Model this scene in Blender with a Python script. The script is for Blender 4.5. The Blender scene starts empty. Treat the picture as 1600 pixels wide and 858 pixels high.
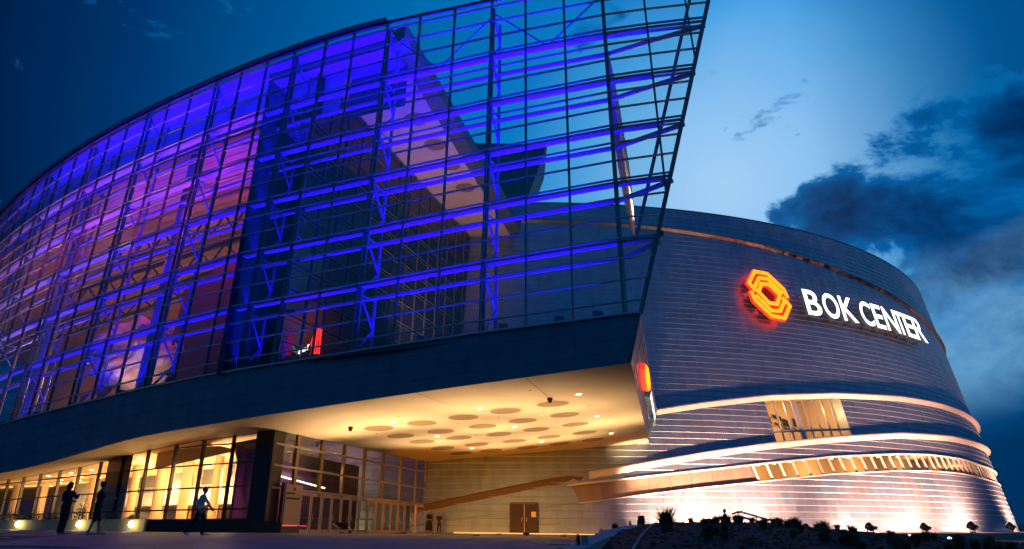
import bpy, bmesh, math, random
from mathutils import Vector, Matrix
from mathutils.bvhtree import BVHTree
random.seed(7)
S = bpy.context.scene
COL = S.collection
# ---------------------------------------------------------------- camera
F, HY, EYE = 1067.0, 826.5, 0.33          # focal length and horizon in photo pixels, eye height in metres
P = math.atan((HY - 429) / F); cP, sP = math.cos(P), math.sin(P)
cam = bpy.data.cameras.new('camera'); co = bpy.data.objects.new('camera', cam); COL.objects.link(co)
cam.sensor_width = 36; cam.lens = 36 * F / 1600; cam.clip_start = 0.05; cam.clip_end = 3000
co.location = (0, 0, EYE); co.rotation_euler = (math.pi / 2 + P, 0, 0)
S.camera = co
S.view_settings.view_transform = 'Standard'; S.view_settings.look = 'None'
S.view_settings.exposure = 0.0; S.view_settings.gamma = 1
S.render.engine = 'CYCLES'
S.cycles.max_bounces = 6; S.cycles.transparent_max_bounces = 24; S.cycles.diffuse_bounces = 2
S.cycles.glossy_bounces = 3; S.cycles.transmission_bounces = 4
S.cycles.sample_clamp_indirect = 4; S.cycles.caustics_reflective = False; S.cycles.caustics_refractive = False
S.cycles.use_denoising = True

def ray(x, y):
    u = x - 800; v = 429 - y
    return Vector((u, F * cP - v * sP, F * sP + v * cP))
def atz(x, y, z):
    d = ray(x, y); return d * ((z - EYE) / d.z) + Vector((0, 0, EYE))
def atY(x, y, Y):
    d = ray(x, y); return d * (Y / d.y) + Vector((0, 0, EYE))
def proj(p):
    Z = p[2] - EYE; a = p[1] * cP + Z * sP; b = -p[1] * sP + Z * cP
    return 800 + F * p[0] / a, 429 - F * b / a
def lerp(a, b, t): return a + (b - a) * t
def interp(L, x):
    if x <= L[0][0]: a, b = L[0], L[1]
    elif x >= L[-1][0]: a, b = L[-2], L[-1]
    else:
        for a, b in zip(L, L[1:]):
            if a[0] <= x <= b[0]: break
    return a[1] + (b[1] - a[1]) * (x - a[0]) / (b[0] - a[0])
def ground_z(X, Y): return -0.012 * X - 0.0015 * Y

# ---------------------------------------------------------------- world: dusk sky with cloud bank
W = bpy.data.worlds.new("World"); S.world = W; W.use_nodes = True
nt = W.node_tree; N = nt.nodes; Lk = nt.links
bg = N['Background']; bg.inputs['Strength'].default_value = 1.0
tc = N.new('ShaderNodeTexCoord')
nz = N.new('ShaderNodeVectorMath'); nz.operation = 'NORMALIZE'; Lk.new(tc.outputs['Generated'], nz.inputs[0])
def wdot(px, py):
    d = ray(px, py).normalized()
    n = N.new('ShaderNodeVectorMath'); n.operation = 'DOT_PRODUCT'; n.inputs[1].default_value = d
    Lk.new(nz.outputs[0], n.inputs[0])
    a = N.new('ShaderNodeMath'); a.operation = 'ARCCOSINE'; Lk.new(n.outputs['Value'], a.inputs[0])
    return a.outputs[0]
def wmath(op, a, b=None, clamp=False):
    n = N.new('ShaderNodeMath'); n.operation = op; n.use_clamp = clamp
    for i, v in enumerate((a, b)):
        if v is None: continue
        if isinstance(v, (int, float)): n.inputs[i].default_value = v
        else: Lk.new(v, n.inputs[i])
    return n.outputs[0]
def wramp(fac, stops, mode='LINEAR'):
    n = N.new('ShaderNodeValToRGB'); cr = n.color_ramp; cr.interpolation = mode
    cr.elements[0].position = stops[0][0]; cr.elements[0].color = (*stops[0][1], 1)
    cr.elements[1].position = stops[-1][0]; cr.elements[1].color = (*stops[-1][1], 1)
    for p_, c_ in stops[1:-1]:
        e = cr.elements.new(p_); e.color = (*c_, 1)
    Lk.new(fac, n.inputs[0]); return n.outputs[0]
def wnoise(scale, detail, rough, vec=None, dist=0.0):
    n = N.new('ShaderNodeTexNoise'); n.inputs['Scale'].default_value = scale
    n.inputs['Detail'].default_value = detail; n.inputs['Roughness'].default_value = rough
    n.inputs['Distortion'].default_value = dist
    Lk.new(vec or nz.outputs[0], n.inputs['Vector']); return n.outputs['Fac']
def wmix(f, a, b):
    n = N.new('ShaderNodeMix'); n.data_type = 'RGBA'
    for k, v in ((0, f), (6, a), (7, b)):
        if isinstance(v, tuple): n.inputs[k].default_value = (*v, 1)
        elif isinstance(v, (int, float)): n.inputs[k].default_value = v
        else: Lk.new(v, n.inputs[k])
    return n.outputs[2]
glow = wdot(1130, 300)
wob = wnoise(3.0, 3, .5)
glow = wmath('ADD', glow, wmath('MULTIPLY', wmath('SUBTRACT', wob, .5), .14))
skyc = wramp(wmath('DIVIDE', glow, 3.1416), [(0, (.36, .62, .92)), (.04, (.25, .53, .88)), (.075, (.08, .38, .79)),
    (.10, (.005, .225, .62)), (.15, (.0, .155, .47)), (.20, (.0, .09, .30)), (.255, (.0, .036, .155)), (.315, (.0, .008, .045)), (.40, (.0, .02, .08)), (.6, (.0, .09, .29)), (1.0, (.0, .10, .33))])
# cloud coordinates: flatten in height so that the clouds lie in banks
sep = N.new('ShaderNodeSeparateXYZ'); Lk.new(nz.outputs[0], sep.inputs[0])
az = wmath('ARCTAN2', sep.outputs['X'], sep.outputs['Y'])          # 0 ahead, positive to the right
mp = N.new('ShaderNodeMapping'); mp.inputs['Scale'].default_value = (1, 1, 1.6); mp.inputs['Location'].default_value = (5, .4, 1.2)
Lk.new(nz.outputs[0], mp.inputs['Vector'])
c1 = wnoise(6.0, 8, .60, mp.outputs[0], .3)
c2 = wnoise(2.6, 3, .5, mp.outputs[0], .2)
el = wmath('ADD', sep.outputs['Z'], wmath('MULTIPLY', wmath('SUBTRACT', c2, .5), .20))
el = wmath('SUBTRACT', el, wmath('MULTIPLY', wmath('SUBTRACT', az, .5), .20))       # banks climb towards the right
bel = wramp(el, [(0.0, (.30,) * 3), (.16, (.35,) * 3), (.235, (.12,) * 3), (.255, (.35,) * 3), (.29, (.95,) * 3), (.40, (1,) * 3), (.46, (.50,) * 3), (.55, (.22,) * 3), (.8, (0,) * 3), (1, (0,) * 3)])
baz = wramp(wmath('DIVIDE', wmath('ADD', az, 3.1416), 6.2832), [(0, (.55,) * 3), (.35, (.25,) * 3), (.50, (.0,) * 3), (.542, (.0,) * 3), (.568, (.72,) * 3), (.60, (1,) * 3), (.75, (.9,) * 3), (1, (.55,) * 3)])
bankf = wmath('MULTIPLY', bel, baz)
cl = wmath('ADD', wmath('MULTIPLY', wmath('SUBTRACT', c1, .5), 2.5), wmath('MULTIPLY', bankf, .72))
dens = wramp(cl, [(.34, (0,) * 3), (.50, (1,) * 3)])
darkc = wramp(cl, [(.34, (.003, .19, .50)), (.52, (.0, .105, .34)), (.72, (.0, .05, .19)), (1.0, (.0, .018, .09))])
lel = wramp(el, [(.0, (0,) * 3), (.10, (0,) * 3), (.15, (.9,) * 3), (.235, (1,) * 3), (.285, (.5,) * 3), (.33, (.0,) * 3), (1, (0,) * 3)])
lf2 = wmath('MULTIPLY', wmath('MULTIPLY', lel, baz), wramp(wnoise(7, 7, .6, mp.outputs[0], .2), [(.34, (.15,) * 3), (.58, (1,) * 3)]), True)
skyc = wmix(wramp(az, [(0, (0,) * 3), (.46, (0,) * 3), (.72, (.75,) * 3), (1, (.9,) * 3)]), skyc, (.0, .045, .17))
c = wmix(wmath('MULTIPLY', dens, .97), skyc, darkc)
c = wmix(wmath('MULTIPLY', lf2, .85), c, (.16, .40, .66))
# darker towards the horizon, where the cloud continues
hz = wramp(wmath('ADD', sep.outputs['Z'], wmath('MULTIPLY', wmath('SUBTRACT', c2, .5), .08)), [(0.0, (.92,) * 3), (.10, (.88,) * 3), (.185, (.0,) * 3), (1, (0,) * 3)])
c = wmix(hz, c, (.0, .022, .085))
Lk.new(c, bg.inputs['Color'])

# ---------------------------------------------------------------- materials
def newmat(name):
    m = bpy.data.materials.new(name); m.use_nodes = True
    return m, m.node_tree, m.node_tree.nodes['Principled BSDF']
def mat(name, col, rough=.5, metal=0., var=.0, vscale=3., bump=0., bscale=20., emit=None, estr=0., spec=None, coord='Object', stretch=(1, 1, 1)):
    m, t, b = newmat(name)
    b.inputs['Base Color'].default_value = (*col, 1); b.inputs['Roughness'].default_value = rough
    b.inputs['Metallic'].default_value = metal
    if spec is not None: b.inputs['Specular IOR Level'].default_value = spec
    if var or bump:
        tc = t.nodes.new('ShaderNodeTexCoord'); mpn = t.nodes.new('ShaderNodeMapping'); mpn.inputs['Scale'].default_value = stretch
        t.links.new(tc.outputs[coord], mpn.inputs['Vector'])
    if var:
        n = t.nodes.new('ShaderNodeTexNoise'); n.inputs['Scale'].default_value = vscale; n.inputs['Detail'].default_value = 6
        t.links.new(mpn.outputs[0], n.inputs['Vector'])
        r = t.nodes.new('ShaderNodeValToRGB')
        r.color_ramp.elements[0].position = .3; r.color_ramp.elements[1].position = .7
        r.color_ramp.elements[0].color = (*[max(0, v * (1 - var)) for v in col], 1)
        r.color_ramp.elements[1].color = (*[min(1, v * (1 + var)) for v in col], 1)
        t.links.new(n.outputs['Fac'], r.inputs[0]); t.links.new(r.outputs[0], b.inputs['Base Color'])
    if bump:
        n2 = t.nodes.new('ShaderNodeTexNoise'); n2.inputs['Scale'].default_value = bscale; n2.inputs['Detail'].default_value = 5
        t.links.new(mpn.outputs[0], n2.inputs['Vector'])
        bp = t.nodes.new('ShaderNodeBump'); bp.inputs['Strength'].default_value = bump; bp.inputs['Distance'].default_value = .05
        t.links.new(n2.outputs['Fac'], bp.inputs['Height']); t.links.new(bp.outputs[0], b.inputs['Normal'])
    if emit:
        b.inputs['Emission Color'].default_value = (*emit, 1); b.inputs['Emission Strength'].default_value = estr
    return m
def glassmat(name, tint, refl=.08, rough=.02, wavy=0.):
    m = bpy.data.materials.new(name); m.use_nodes = True; t = m.node_tree; t.nodes.clear()
    o = t.nodes.new('ShaderNodeOutputMaterial'); mx = t.nodes.new('ShaderNodeMixShader')
    tr = t.nodes.new('ShaderNodeBsdfTransparent'); tr.inputs[0].default_value = (*tint, 1)
    gl = t.nodes.new('ShaderNodeBsdfGlossy'); gl.inputs['Roughness'].default_value = rough
    fr = t.nodes.new('ShaderNodeFresnel'); fr.inputs[0].default_value = 1.5
    mu = t.nodes.new('ShaderNodeMath'); mu.operation = 'MULTIPLY_ADD'; mu.inputs[1].default_value = 1.3; mu.inputs[2].default_value = refl - .04; mu.use_clamp = True
    t.links.new(fr.outputs[0], mu.inputs[0]); t.links.new(mu.outputs[0], mx.inputs[0])
    t.links.new(tr.outputs[0], mx.inputs[1]); t.links.new(gl.outputs[0], mx.inputs[2]); t.links.new(mx.outputs[0], o.inputs[0])
    return m
def panelmat(name, col, rough, metal, spread=.25):
    "metal sheet whose tone differs a little from sheet to sheet"
    m, t, b = newmat(name)
    b.inputs['Roughness'].default_value = rough; b.inputs['Metallic'].default_value = metal
    geo = t.nodes.new('ShaderNodeNewGeometry')
    r = t.nodes.new('ShaderNodeValToRGB')
    r.color_ramp.elements[0].color = (*[v * (1 - spread) for v in col], 1); r.color_ramp.elements[1].color = (*[min(1, v * (1 + spread)) for v in col], 1)
    oi = t.nodes.new('ShaderNodeObjectInfo'); ad = t.nodes.new('ShaderNodeMath'); ad.operation = 'ADD'
    t.links.new(geo.outputs['Random Per Island'], ad.inputs[0]); t.links.new(oi.outputs['Random'], ad.inputs[1])
    fr = t.nodes.new('ShaderNodeMath'); fr.operation = 'FRACT'; t.links.new(ad.outputs[0], fr.inputs[0])
    t.links.new(fr.outputs[0], r.inputs[0])
    tc = t.nodes.new('ShaderNodeTexCoord'); mp_ = t.nodes.new('ShaderNodeMapping'); mp_.inputs['Scale'].default_value = (1, 1, .25)
    t.links.new(tc.outputs['Object'], mp_.inputs[0])
    n = t.nodes.new('ShaderNodeTexNoise'); n.inputs['Scale'].default_value = 1.3; n.inputs['Detail'].default_value = 5
    t.links.new(mp_.outputs[0], n.inputs['Vector'])
    mx = t.nodes.new('ShaderNodeMix'); mx.data_type = 'RGBA'; mx.blend_type = 'MULTIPLY'; mx.inputs[0].default_value = .55
    r2 = t.nodes.new('ShaderNodeValToRGB'); r2.color_ramp.elements[0].position = .3; r2.color_ramp.elements[0].color = (.6, .6, .62, 1)
    r2.color_ramp.elements[1].position = .65
    t.links.new(n.outputs['Fac'], r2.inputs[0]); t.links.new(r.outputs[0], mx.inputs[6]); t.links.new(r2.outputs[0], mx.inputs[7])
    t.links.new(mx.outputs[2], b.inputs['Base Color'])
    return m
M = {}
M['clad'] = panelmat('zinc_panel', (.28, .37, .50), .36, .7, .08)
M['core'] = mat('backing_sheet', (.22, .23, .25), .7)  # plain backing behind the open cladding joints
M['recess'] = panelmat('recess_sheet', (.27, .22, .19), .45, .4, .08)  # darker than the cladding: weak light in the strip recess put into the colour
M['drip'] = mat('drip_edge', (.36, .43, .53), .5, .4)  # panel lips; lighter colour stands in for the uplight they catch
M['lip'] = mat('ledge_steel', (.62, .62, .62), .45, .3, .08, .8)
M['stone'] = panelmat('stone_slab', (.46, .42, .36), .7, 0, .12)
M['fascia'] = panelmat('fascia_sheet', (.17, .20, .24), .55, .4, .07)
M['soffit'] = mat('soffit_plaster', (.66, .55, .38), .75, 0, .06, .6, .15, 8)
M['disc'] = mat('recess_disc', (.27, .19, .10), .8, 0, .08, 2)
M['steel'] = mat('painted_steel', (.24, .24, .30), .45, 0, .05, 2)
M['mull'] = mat('mullion_metal', (.17, .16, .17), .4, .3)
M['trans'] = mat('transom_metal', (.58, .52, .50), .4, .2)
M['beam'] = mat('beam_paint', (.55, .45, .43), .45, .1)
M['mast'] = mat('mast_paint', (.75, .68, .6), .4)
M['glass'] = glassmat('curtain_glass', (.70, .90, .93), .05)
M['glass2'] = glassmat('clear_glass', (.90, .92, .88), .05)
M['glassd'] = glassmat('dark_glass', (.40, .48, .55), .08)
M['navyglass'] = mat('navy_glass', (.012, .02, .035), .12, 0)
M['bronze'] = mat('ledge_unlit_tone', (.10, .07, .045), .6, .2)  # dark colour standing in for the unlit left part of the ledge
M['darkmet'] = mat('dark_metal', (.035, .03, .03), .35, .3)
M['doormet'] = mat('door_metal', (.50, .42, .33), .35, .5)
M['brown'] = mat('brown_door', (.018, .006, .003), .35, 0, .15, 4)
M['white'] = mat('white_paint', (.8, .8, .8), .5)
M['conc'] = mat('concrete', (.36, .37, .40), .85, 0, .15, 1.5, .3, 12)
M['planter'] = mat('planter_concrete', (.30, .29, .22), .85, 0, .15, 1.5, .3, 12)
M['mulch'] = mat('mulch', (.055, .035, .022), .95, 0, .6, 14, .8, 30)
M['leaf'] = mat('leaf', (.05, .07, .03), .7, 0, .3, 5)
M['blade'] = mat('grass_blade', (.06, .10, .035), .6, 0, .35, 5)
M['roomwall'] = mat('timber_wall', (.46, .24, .15), .7, 0, .15, .5, .1, 6, stretch=(1, 1, 8))
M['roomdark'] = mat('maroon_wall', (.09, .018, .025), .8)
M['ceil'] = mat('slatted_ceiling', (.55, .33, .36), .8)
M['slab'] = mat('slab_plaster', (.62, .50, .47), .8, 0, .08, .5)
M['bulk'] = mat('bulkhead', (.75, .75, .78), .7)
M['lobby'] = mat('lobby_plaster', (.80, .58, .34), .8, 0, .04, 1)
M['purple'] = mat('purple_wall', (.22, .07, .20), .7, 0, .15, 1.5)
M['paper'] = mat('sculpture_sheet', (.85, .74, .68), .6, 0, .15, 1.2, .3, 3)
M['black'] = mat('black_cloth', (.012, .012, .014), .85)
M['navy'] = mat('navy_cloth', (.012, .013, .025), .85)
M['shirtw'] = mat('white_shirt', (.55, .55, .60), .8)
M['khaki'] = mat('khaki_cloth', (.14, .11, .08), .85)
M['skin'] = mat('skin', (.40, .22, .15), .6)
M['hair'] = mat('hair', (.015, .011, .01), .7)
M['shoe'] = mat('shoe', (.35, .34, .33), .7)
M['orange'] = mat('orange_plastic', (.8, .30, .02), .5)
M['rubber'] = mat('rubber', (.015, .015, .015), .8)
M['brass'] = mat('handrail_metal', (.36, .24, .10), .35, .7)
M['lamp'] = mat('lamp_lens', (.9, .9, .9), .3, 0, emit=(1, .82, .45), estr=14)
M['lampw'] = mat('lamp_lens_white', (.9, .9, .9), .3, 0, emit=(1, .93, .9), estr=9)
M['down'] = mat('downlight_lens', (.9, .9, .9), .3, 0, emit=(1, .80, .45), estr=8)
M['bluelens'] = mat('blue_lens', (.6, .6, .9), .3, 0, emit=(.25, .25, 1), estr=2.0)
M['neon'] = mat('sign_orange', (1, .5, .05), .4, 0, emit=(1, .34, .0), estr=1.6)
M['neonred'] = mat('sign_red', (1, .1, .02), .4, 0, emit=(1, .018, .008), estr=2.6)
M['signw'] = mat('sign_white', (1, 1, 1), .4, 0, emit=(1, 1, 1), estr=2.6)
M['signside'] = mat('sign_side', (.03, .05, .06), .5, 0, emit=(.25, .45, .5), estr=.10)
M['signbox'] = mat('sign_backing', (.10, .06, .04), .5)
M['board'] = mat('notice_board', (.42, .32, .26), .4, .2)
M['ink'] = mat('ink', (.03, .015, .01), .8)
M['redstrip'] = mat('red_strip', (1, .1, .1), .5, 0, emit=(1, .07, .06), estr=1.6)
M['strip'] = mat('linear_light', (1, .8, .4), .5, 0, emit=(1, .56, .16), estr=1.0)
M['paperw'] = mat('paper_notice', (.8, .75, .65), .7)
# paving: slabs set out by geometry close by, concrete beyond
def groundmat():
    m, t, b = newmat('plaza_paving'); b.inputs['Roughness'].default_value = .6
    tc = t.nodes.new('ShaderNodeTexCoord')
    n = t.nodes.new('ShaderNodeTexNoise'); n.inputs['Scale'].default_value = .7; n.inputs['Detail'].default_value = 8
    t.links.new(tc.outputs['Object'], n.inputs['Vector'])
    r = t.nodes.new('ShaderNodeValToRGB'); r.color_ramp.elements[0].position = .3; r.color_ramp.elements[1].position = .7
    r.color_ramp.elements[0].color = (.07, .07, .08, 1); r.color_ramp.elements[1].color = (.14, .14, .15, 1)
    t.links.new(n.outputs['Fac'], r.inputs[0]); t.links.new(r.outputs[0], b.inputs['Base Color'])
    n2 = t.nodes.new('ShaderNodeTexNoise'); n2.inputs['Scale'].default_value = 40
    t.links.new(tc.outputs['Object'], n2.inputs['Vector'])
    bp = t.nodes.new('ShaderNodeBump'); bp.inputs['Strength'].default_value = .3; t.links.new(n2.outputs['Fac'], bp.inputs['Height'])
    t.links.new(bp.outputs[0], b.inputs['Normal'])
    return m
M['paving'] = groundmat()

# ---------------------------------------------------------------- object helpers
def link(name, me, m=None, parent=None):
    o = bpy.data.objects.new(name, me); COL.objects.link(o)
    if m is not None and me is not None:
        me.materials.append(M[m] if isinstance(m, str) else m)
    if parent: o.parent = parent; o.matrix_parent_inverse = Matrix.Translation(parent.location).inverted()
    return o
def thing(name, label, cat, loc=(0, 0, 0), group=None):
    o = bpy.data.objects.new(name, None); COL.objects.link(o); o.location = loc; o.empty_display_size = .3
    return tag(o, label, cat, group)
def tag(o, label, cat, group=None):
    o['label'] = label; o['category'] = cat
    if group: o['group'] = group
    return o
class MB:
    def __init__(s): s.v = []; s.f = []; s.lip = []
    def quad(s, a, b, c, d):
        n = len(s.v); s.v += [tuple(a), tuple(b), tuple(c), tuple(d)]; s.f.append((n, n + 1, n + 2, n + 3)); return s
    def poly(s, pts):
        n = len(s.v); s.v += [tuple(p) for p in pts]; s.f.append(tuple(range(n, n + len(pts)))); return s
    def prism(s, pts, off):
        "closed polygon pts extruded by off"
        n = len(s.v); k = len(pts); off = Vector(off)
        s.v += [tuple(p) for p in pts] + [tuple(Vector(p) + off) for p in pts]
        s.f.append(tuple(range(n, n + k))); s.f.append(tuple(range(n + 2 * k - 1, n + k - 1, -1)))
        for i in range(k):
            j = (i + 1) % k; s.f.append((n + j, n + i, n + k + i, n + k + j))
        return s
    def box(s, c, sx, sy, sz, R=None):
        c = Vector(c); n = len(s.v)
        for dx, dy, dz in ((-1, -1, -1), (1, -1, -1), (1, 1, -1), (-1, 1, -1), (-1, -1, 1), (1, -1, 1), (1, 1, 1), (-1, 1, 1)):
            q = Vector((dx * sx / 2, dy * sy / 2, dz * sz / 2))
            if R is not None: q = R @ q
            s.v.append(tuple(c + q))
        s.f += [tuple(n + i for i in f) for f in ((3, 2, 1, 0), (4, 5, 6, 7), (0, 1, 5, 4), (1, 2, 6, 5), (2, 3, 7, 6), (3, 0, 4, 7))]
        return s
    def bar(s, a, b, w, h=None, up=None):
        "square bar from a to b"
        a = Vector(a); b = Vector(b); h = h or w; d = (b - a)
        if d.length < 1e-6: return s
        d.normalize(); up = Vector(up) if up is not None else Vector((0, 0, 1))
        if abs(d.dot(up.normalized())) > .97: up = Vector((0, 1, 0)) if abs(d.y) < .9 else Vector((1, 0, 0))
        x = d.cross(up).normalized() * w / 2; y = x.cross(d).normalized() * h / 2
        n = len(s.v)
        for q in (a, b):
            s.v += [tuple(q - x - y), tuple(q + x - y), tuple(q + x + y), tuple(q - x + y)]
        s.f += [tuple(n + i for i in f) for f in ((0, 1, 2, 3), (7, 6, 5, 4), (0, 4, 5, 1), (1, 5, 6, 2), (2, 6, 7, 3), (3, 7, 4, 0))]
        return s
    def tube(s, a, b, r, r2=None, seg=10, caps=True):
        a = Vector(a); b = Vector(b); d = (b - a).normalized(); r2 = r if r2 is None else r2
        u = d.orthogonal().normalized(); w = d.cross(u); n = len(s.v)
        for q, rr in ((a, r), (b, r2)):
            for i in range(seg):
                t = 2 * math.pi * i / seg; s.v.append(tuple(q + u * math.cos(t) * rr + w * math.sin(t) * rr))
        for i in range(seg):
            j = (i + 1) % seg; s.f.append((n + i, n + j, n + seg + j, n + seg + i))
        if caps: s.f.append(tuple(range(n + seg - 1, n - 1, -1))); s.f.append(tuple(range(n + seg, n + 2 * seg)))
        return s
    def lathe(s, a, axis, prof, seg=14):
        a = Vector(a); d = Vector(axis).normalized(); u = d.orthogonal().normalized(); w = d.cross(u); n = len(s.v)
        for h_, r in prof:
            for i in range(seg):
                t = 2 * math.pi * i / seg; s.v.append(tuple(a + d * h_ + (u * math.cos(t) + w * math.sin(t)) * r))
        for k in range(len(prof) - 1):
            for i in range(seg):
                j = (i + 1) % seg; b = n + k * seg; s.f.append((b + i, b + j, b + seg + j, b + seg + i))
        s.f.append(tuple(range(n + seg - 1, n - 1, -1))); m_ = n + (len(prof) - 1) * seg; s.f.append(tuple(range(m_, m_ + seg)))
        return s
    def grid(s, rows):
        n = len(s.v); w = len(rows[0])
        for r in rows: s.v += [tuple(p) for p in r]
        for i in range(len(rows) - 1):
            for j in range(w - 1):
                a = n + i * w + j; s.f.append((a, a + 1, a + w + 1, a + w))
        return s
    def mesh(s, name, smooth=False):
        me = bpy.data.meshes.new(name); me.from_pydata(s.v, [], s.f); me.update()
        if s.lip:
            s.me = me
        if smooth: me.polygons.foreach_set('use_smooth', [True] * len(me.polygons))
        return me
    def build(s, name, m, parent=None, smooth=False, stuff=False, structure=False):
        o = link(name, s.mesh(name, smooth), m, parent)
        if s.lip:
            o.data.materials.append(M['drip'])
            for k in s.lip: o.data.polygons[k].material_index = 1
        if stuff: o['kind'] = 'stuff'
        if structure: o['kind'] = 'structure'
        return o
def lamp(name, kind, loc, energy, col, parent=None, size=.5, target=None, spot=60, blend=.5, sizey=None, spread=None):
    l = bpy.data.lights.new(name, kind); l.energy = energy; l.color = col
    if kind == 'AREA':
        l.size = size
        if sizey: l.shape = 'RECTANGLE'; l.size_y = sizey
        if spread: l.spread = math.radians(spread)
    else: l.shadow_soft_size = size
    if kind == 'SPOT': l.spot_size = math.radians(spot); l.spot_blend = blend
    o = bpy.data.objects.new(name, l); COL.objects.link(o); o.location = loc
    if target is not None:
        o.rotation_euler = (Vector(target) - Vector(loc)).to_track_quat('-Z', 'Y').to_euler()
    if parent: o.parent = parent; o.matrix_parent_inverse = Matrix.Translation(parent.location).inverted()
    return o

# ================================================================ THE ROUND HALL (leaning conical wall)
CX, CY, CR, CS = 2.607, 143.394, 79.694, .152
def cp(th, z, off=0.):
    r = CR - CS * z + off; t = math.radians(th)
    return Vector((CX + r * math.sin(t), CY - r * math.cos(t), z))
def chit(x, y, off=0.):
    d = ray(x, y); a = d.x ** 2 + d.y ** 2 - (CS * d.z) ** 2; R0 = CR + off - CS * EYE
    b = -2 * (d.x * CX + d.y * CY) + 2 * R0 * CS * d.z; c_ = CX * CX + CY * CY - R0 * R0
    D = b * b - 4 * a * c_
    if D < 0: return None
    p = d * ((-b - math.sqrt(D)) / (2 * a)) + Vector((0, 0, EYE))
    return math.degrees(math.atan2(p.x - CX, CY - p.y)), p.z
def curve(L): return sorted(q for q in (chit(*p_) for p_ in L) if q)
kA = curve([(1027, 641), (1100, 630), (1200, 619), (1300, 616), (1400, 621), (1460, 631), (1500, 645), (1515, 655)]) + [(60, 13.9), (75, 13.2)]
kB = [(-16, .9)] + curve([(665, 790), (750, 772), (850, 752), (925, 739), (1020, 722), (1100, 708), (1200, 694), (1300, 684), (1400, 678), (1480, 683), (1515, 691)]) + [(60, 10.6), (75, 10.4)]
kC = curve([(890, 757), (1000, 745), (1100, 734), (1200, 723), (1300, 713), (1400, 709), (1450, 710), (1500, 717), (1530, 727)]) + [(60, 7.5), (75, 7.2)]
kD = curve([(908, 786), (1000, 774), (1100, 762), (1187, 753), (1300, 741), (1400, 736), (1450, 736), (1500, 740), (1545, 751)]) + [(60, 5.9), (75, 5.7)]
kE = [(-8, 32.3)] + curve([(835, 345), (980, 352), (1040, 358), (1160, 378), (1250, 402), (1330, 432), (1400, 467)]) + [(47, 27.2), (60, 25.2), (75, 23.5)]
fA = lambda t: interp(kA, t); fB = lambda t: interp(kB, t); fC = lambda t: interp(kC, t); fD = lambda t: interp(kD, t); fE = lambda t: interp(kE, t)
thC0, thG0 = kC[0][0], chit(1187, 745)[0]
def stripL(z):          # slanted left end of the window strip
    return lerp(thC0, kD[0][0], (fC(thC0) - z) / (fC(thC0) - fD(kD[0][0])))
wTL, wBL = chit(1194, 627), chit(1212, 688); wTR, wBR = chit(1311, 622), chit(1331, 681)
def winL(z): return lerp(wBL[0], wTL[0], (z - wBL[1]) / (wTL[1] - wBL[1]))
def winR(z): return lerp(wBR[0], wTR[0], (z - wBR[1]) / (wTR[1] - wBR[1]))
HTOP = 34.55
def split_z(cells, f):
    lo, hi = [], []
    for c in cells:        # cell: t0,t1, zb0,zt0 (at t0), zb1,zt1 (at t1)
        t0, t1, a0, b0, a1, b1 = c; m0, m1 = f(t0), f(t1)
        l = (t0, t1, a0, min(b0, max(a0, m0)), a1, min(b1, max(a1, m1)))
        u = (t0, t1, max(a0, min(b0, m0)), b0, max(a1, min(b1, m1)), b1)
        if max(l[3] - l[2], l[5] - l[4]) > .02: lo.append(l)
        if max(u[3] - u[2], u[5] - u[4]) > .02: hi.append(u)
    return lo, hi
def cells_at(t0, t1, z0, z1):
    """solid cladding pieces of one panel, as lists of (theta, z) corners"""
    out = []
    def q(c, L=None, Rr=None):
        t0, t1, a0, b0, a1, b1 = c; pts = [(t0, a0), (t1, a1), (t1, b1), (t0, b0)]
        if L: pts = [(min(L(z), t) if t == t1 else t, z) for t, z in pts]
        if Rr: pts = [(max(Rr(z), t) if t == t0 else t, z) for t, z in pts]
        if max(pts[1][0] - pts[0][0], pts[2][0] - pts[3][0]) > .05: out.append(pts)
    cs = [(t0, t1, z0, z1, z0, z1)]
    below, above = split_z(cs, fD)
    for c in below: q(c)
    mid, above = split_z(above, fC)
    for c in mid:
        zc = (c[2] + c[3]) / 2
        if c[0] < stripL(zc) - .02: q(c, L=stripL)
    lower, above = split_z(above, fB)
    for c in lower: q(c)
    mid, top = split_z(above, fA)
    for c in mid:
        zc = (c[2] + c[3]) / 2; l, r = winL(zc), winR(zc)
        if c[1] <= l or c[0] >= r: q(c)
        else:
            if c[0] < l: q(c, L=winL)
            if c[1] > r: q(c, Rr=winR)
    for c in top: q(c)
    return out
hall = thing('arena_hall', 'round metal-clad arena hall with lit ledges, leaning wall and a glowing sign', 'building', (CX, CY, 0))
ROW = .597
panels = []
for r in range(int(HTOP / ROW) + 1):
    z0 = r * ROW; z1 = min(HTOP, z0 + ROW)
    t = -17 + (r * .61 % 1.0) * 1.3; rr = random.Random(r)
    while t < 64:
        w = rr.choice((1.15, 1.4, 1.4, 1.65)) if z0 < 14 else rr.choice((1.4, 1.9))
        panels.append((t, t + w, z0, z1)); t += w
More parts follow.
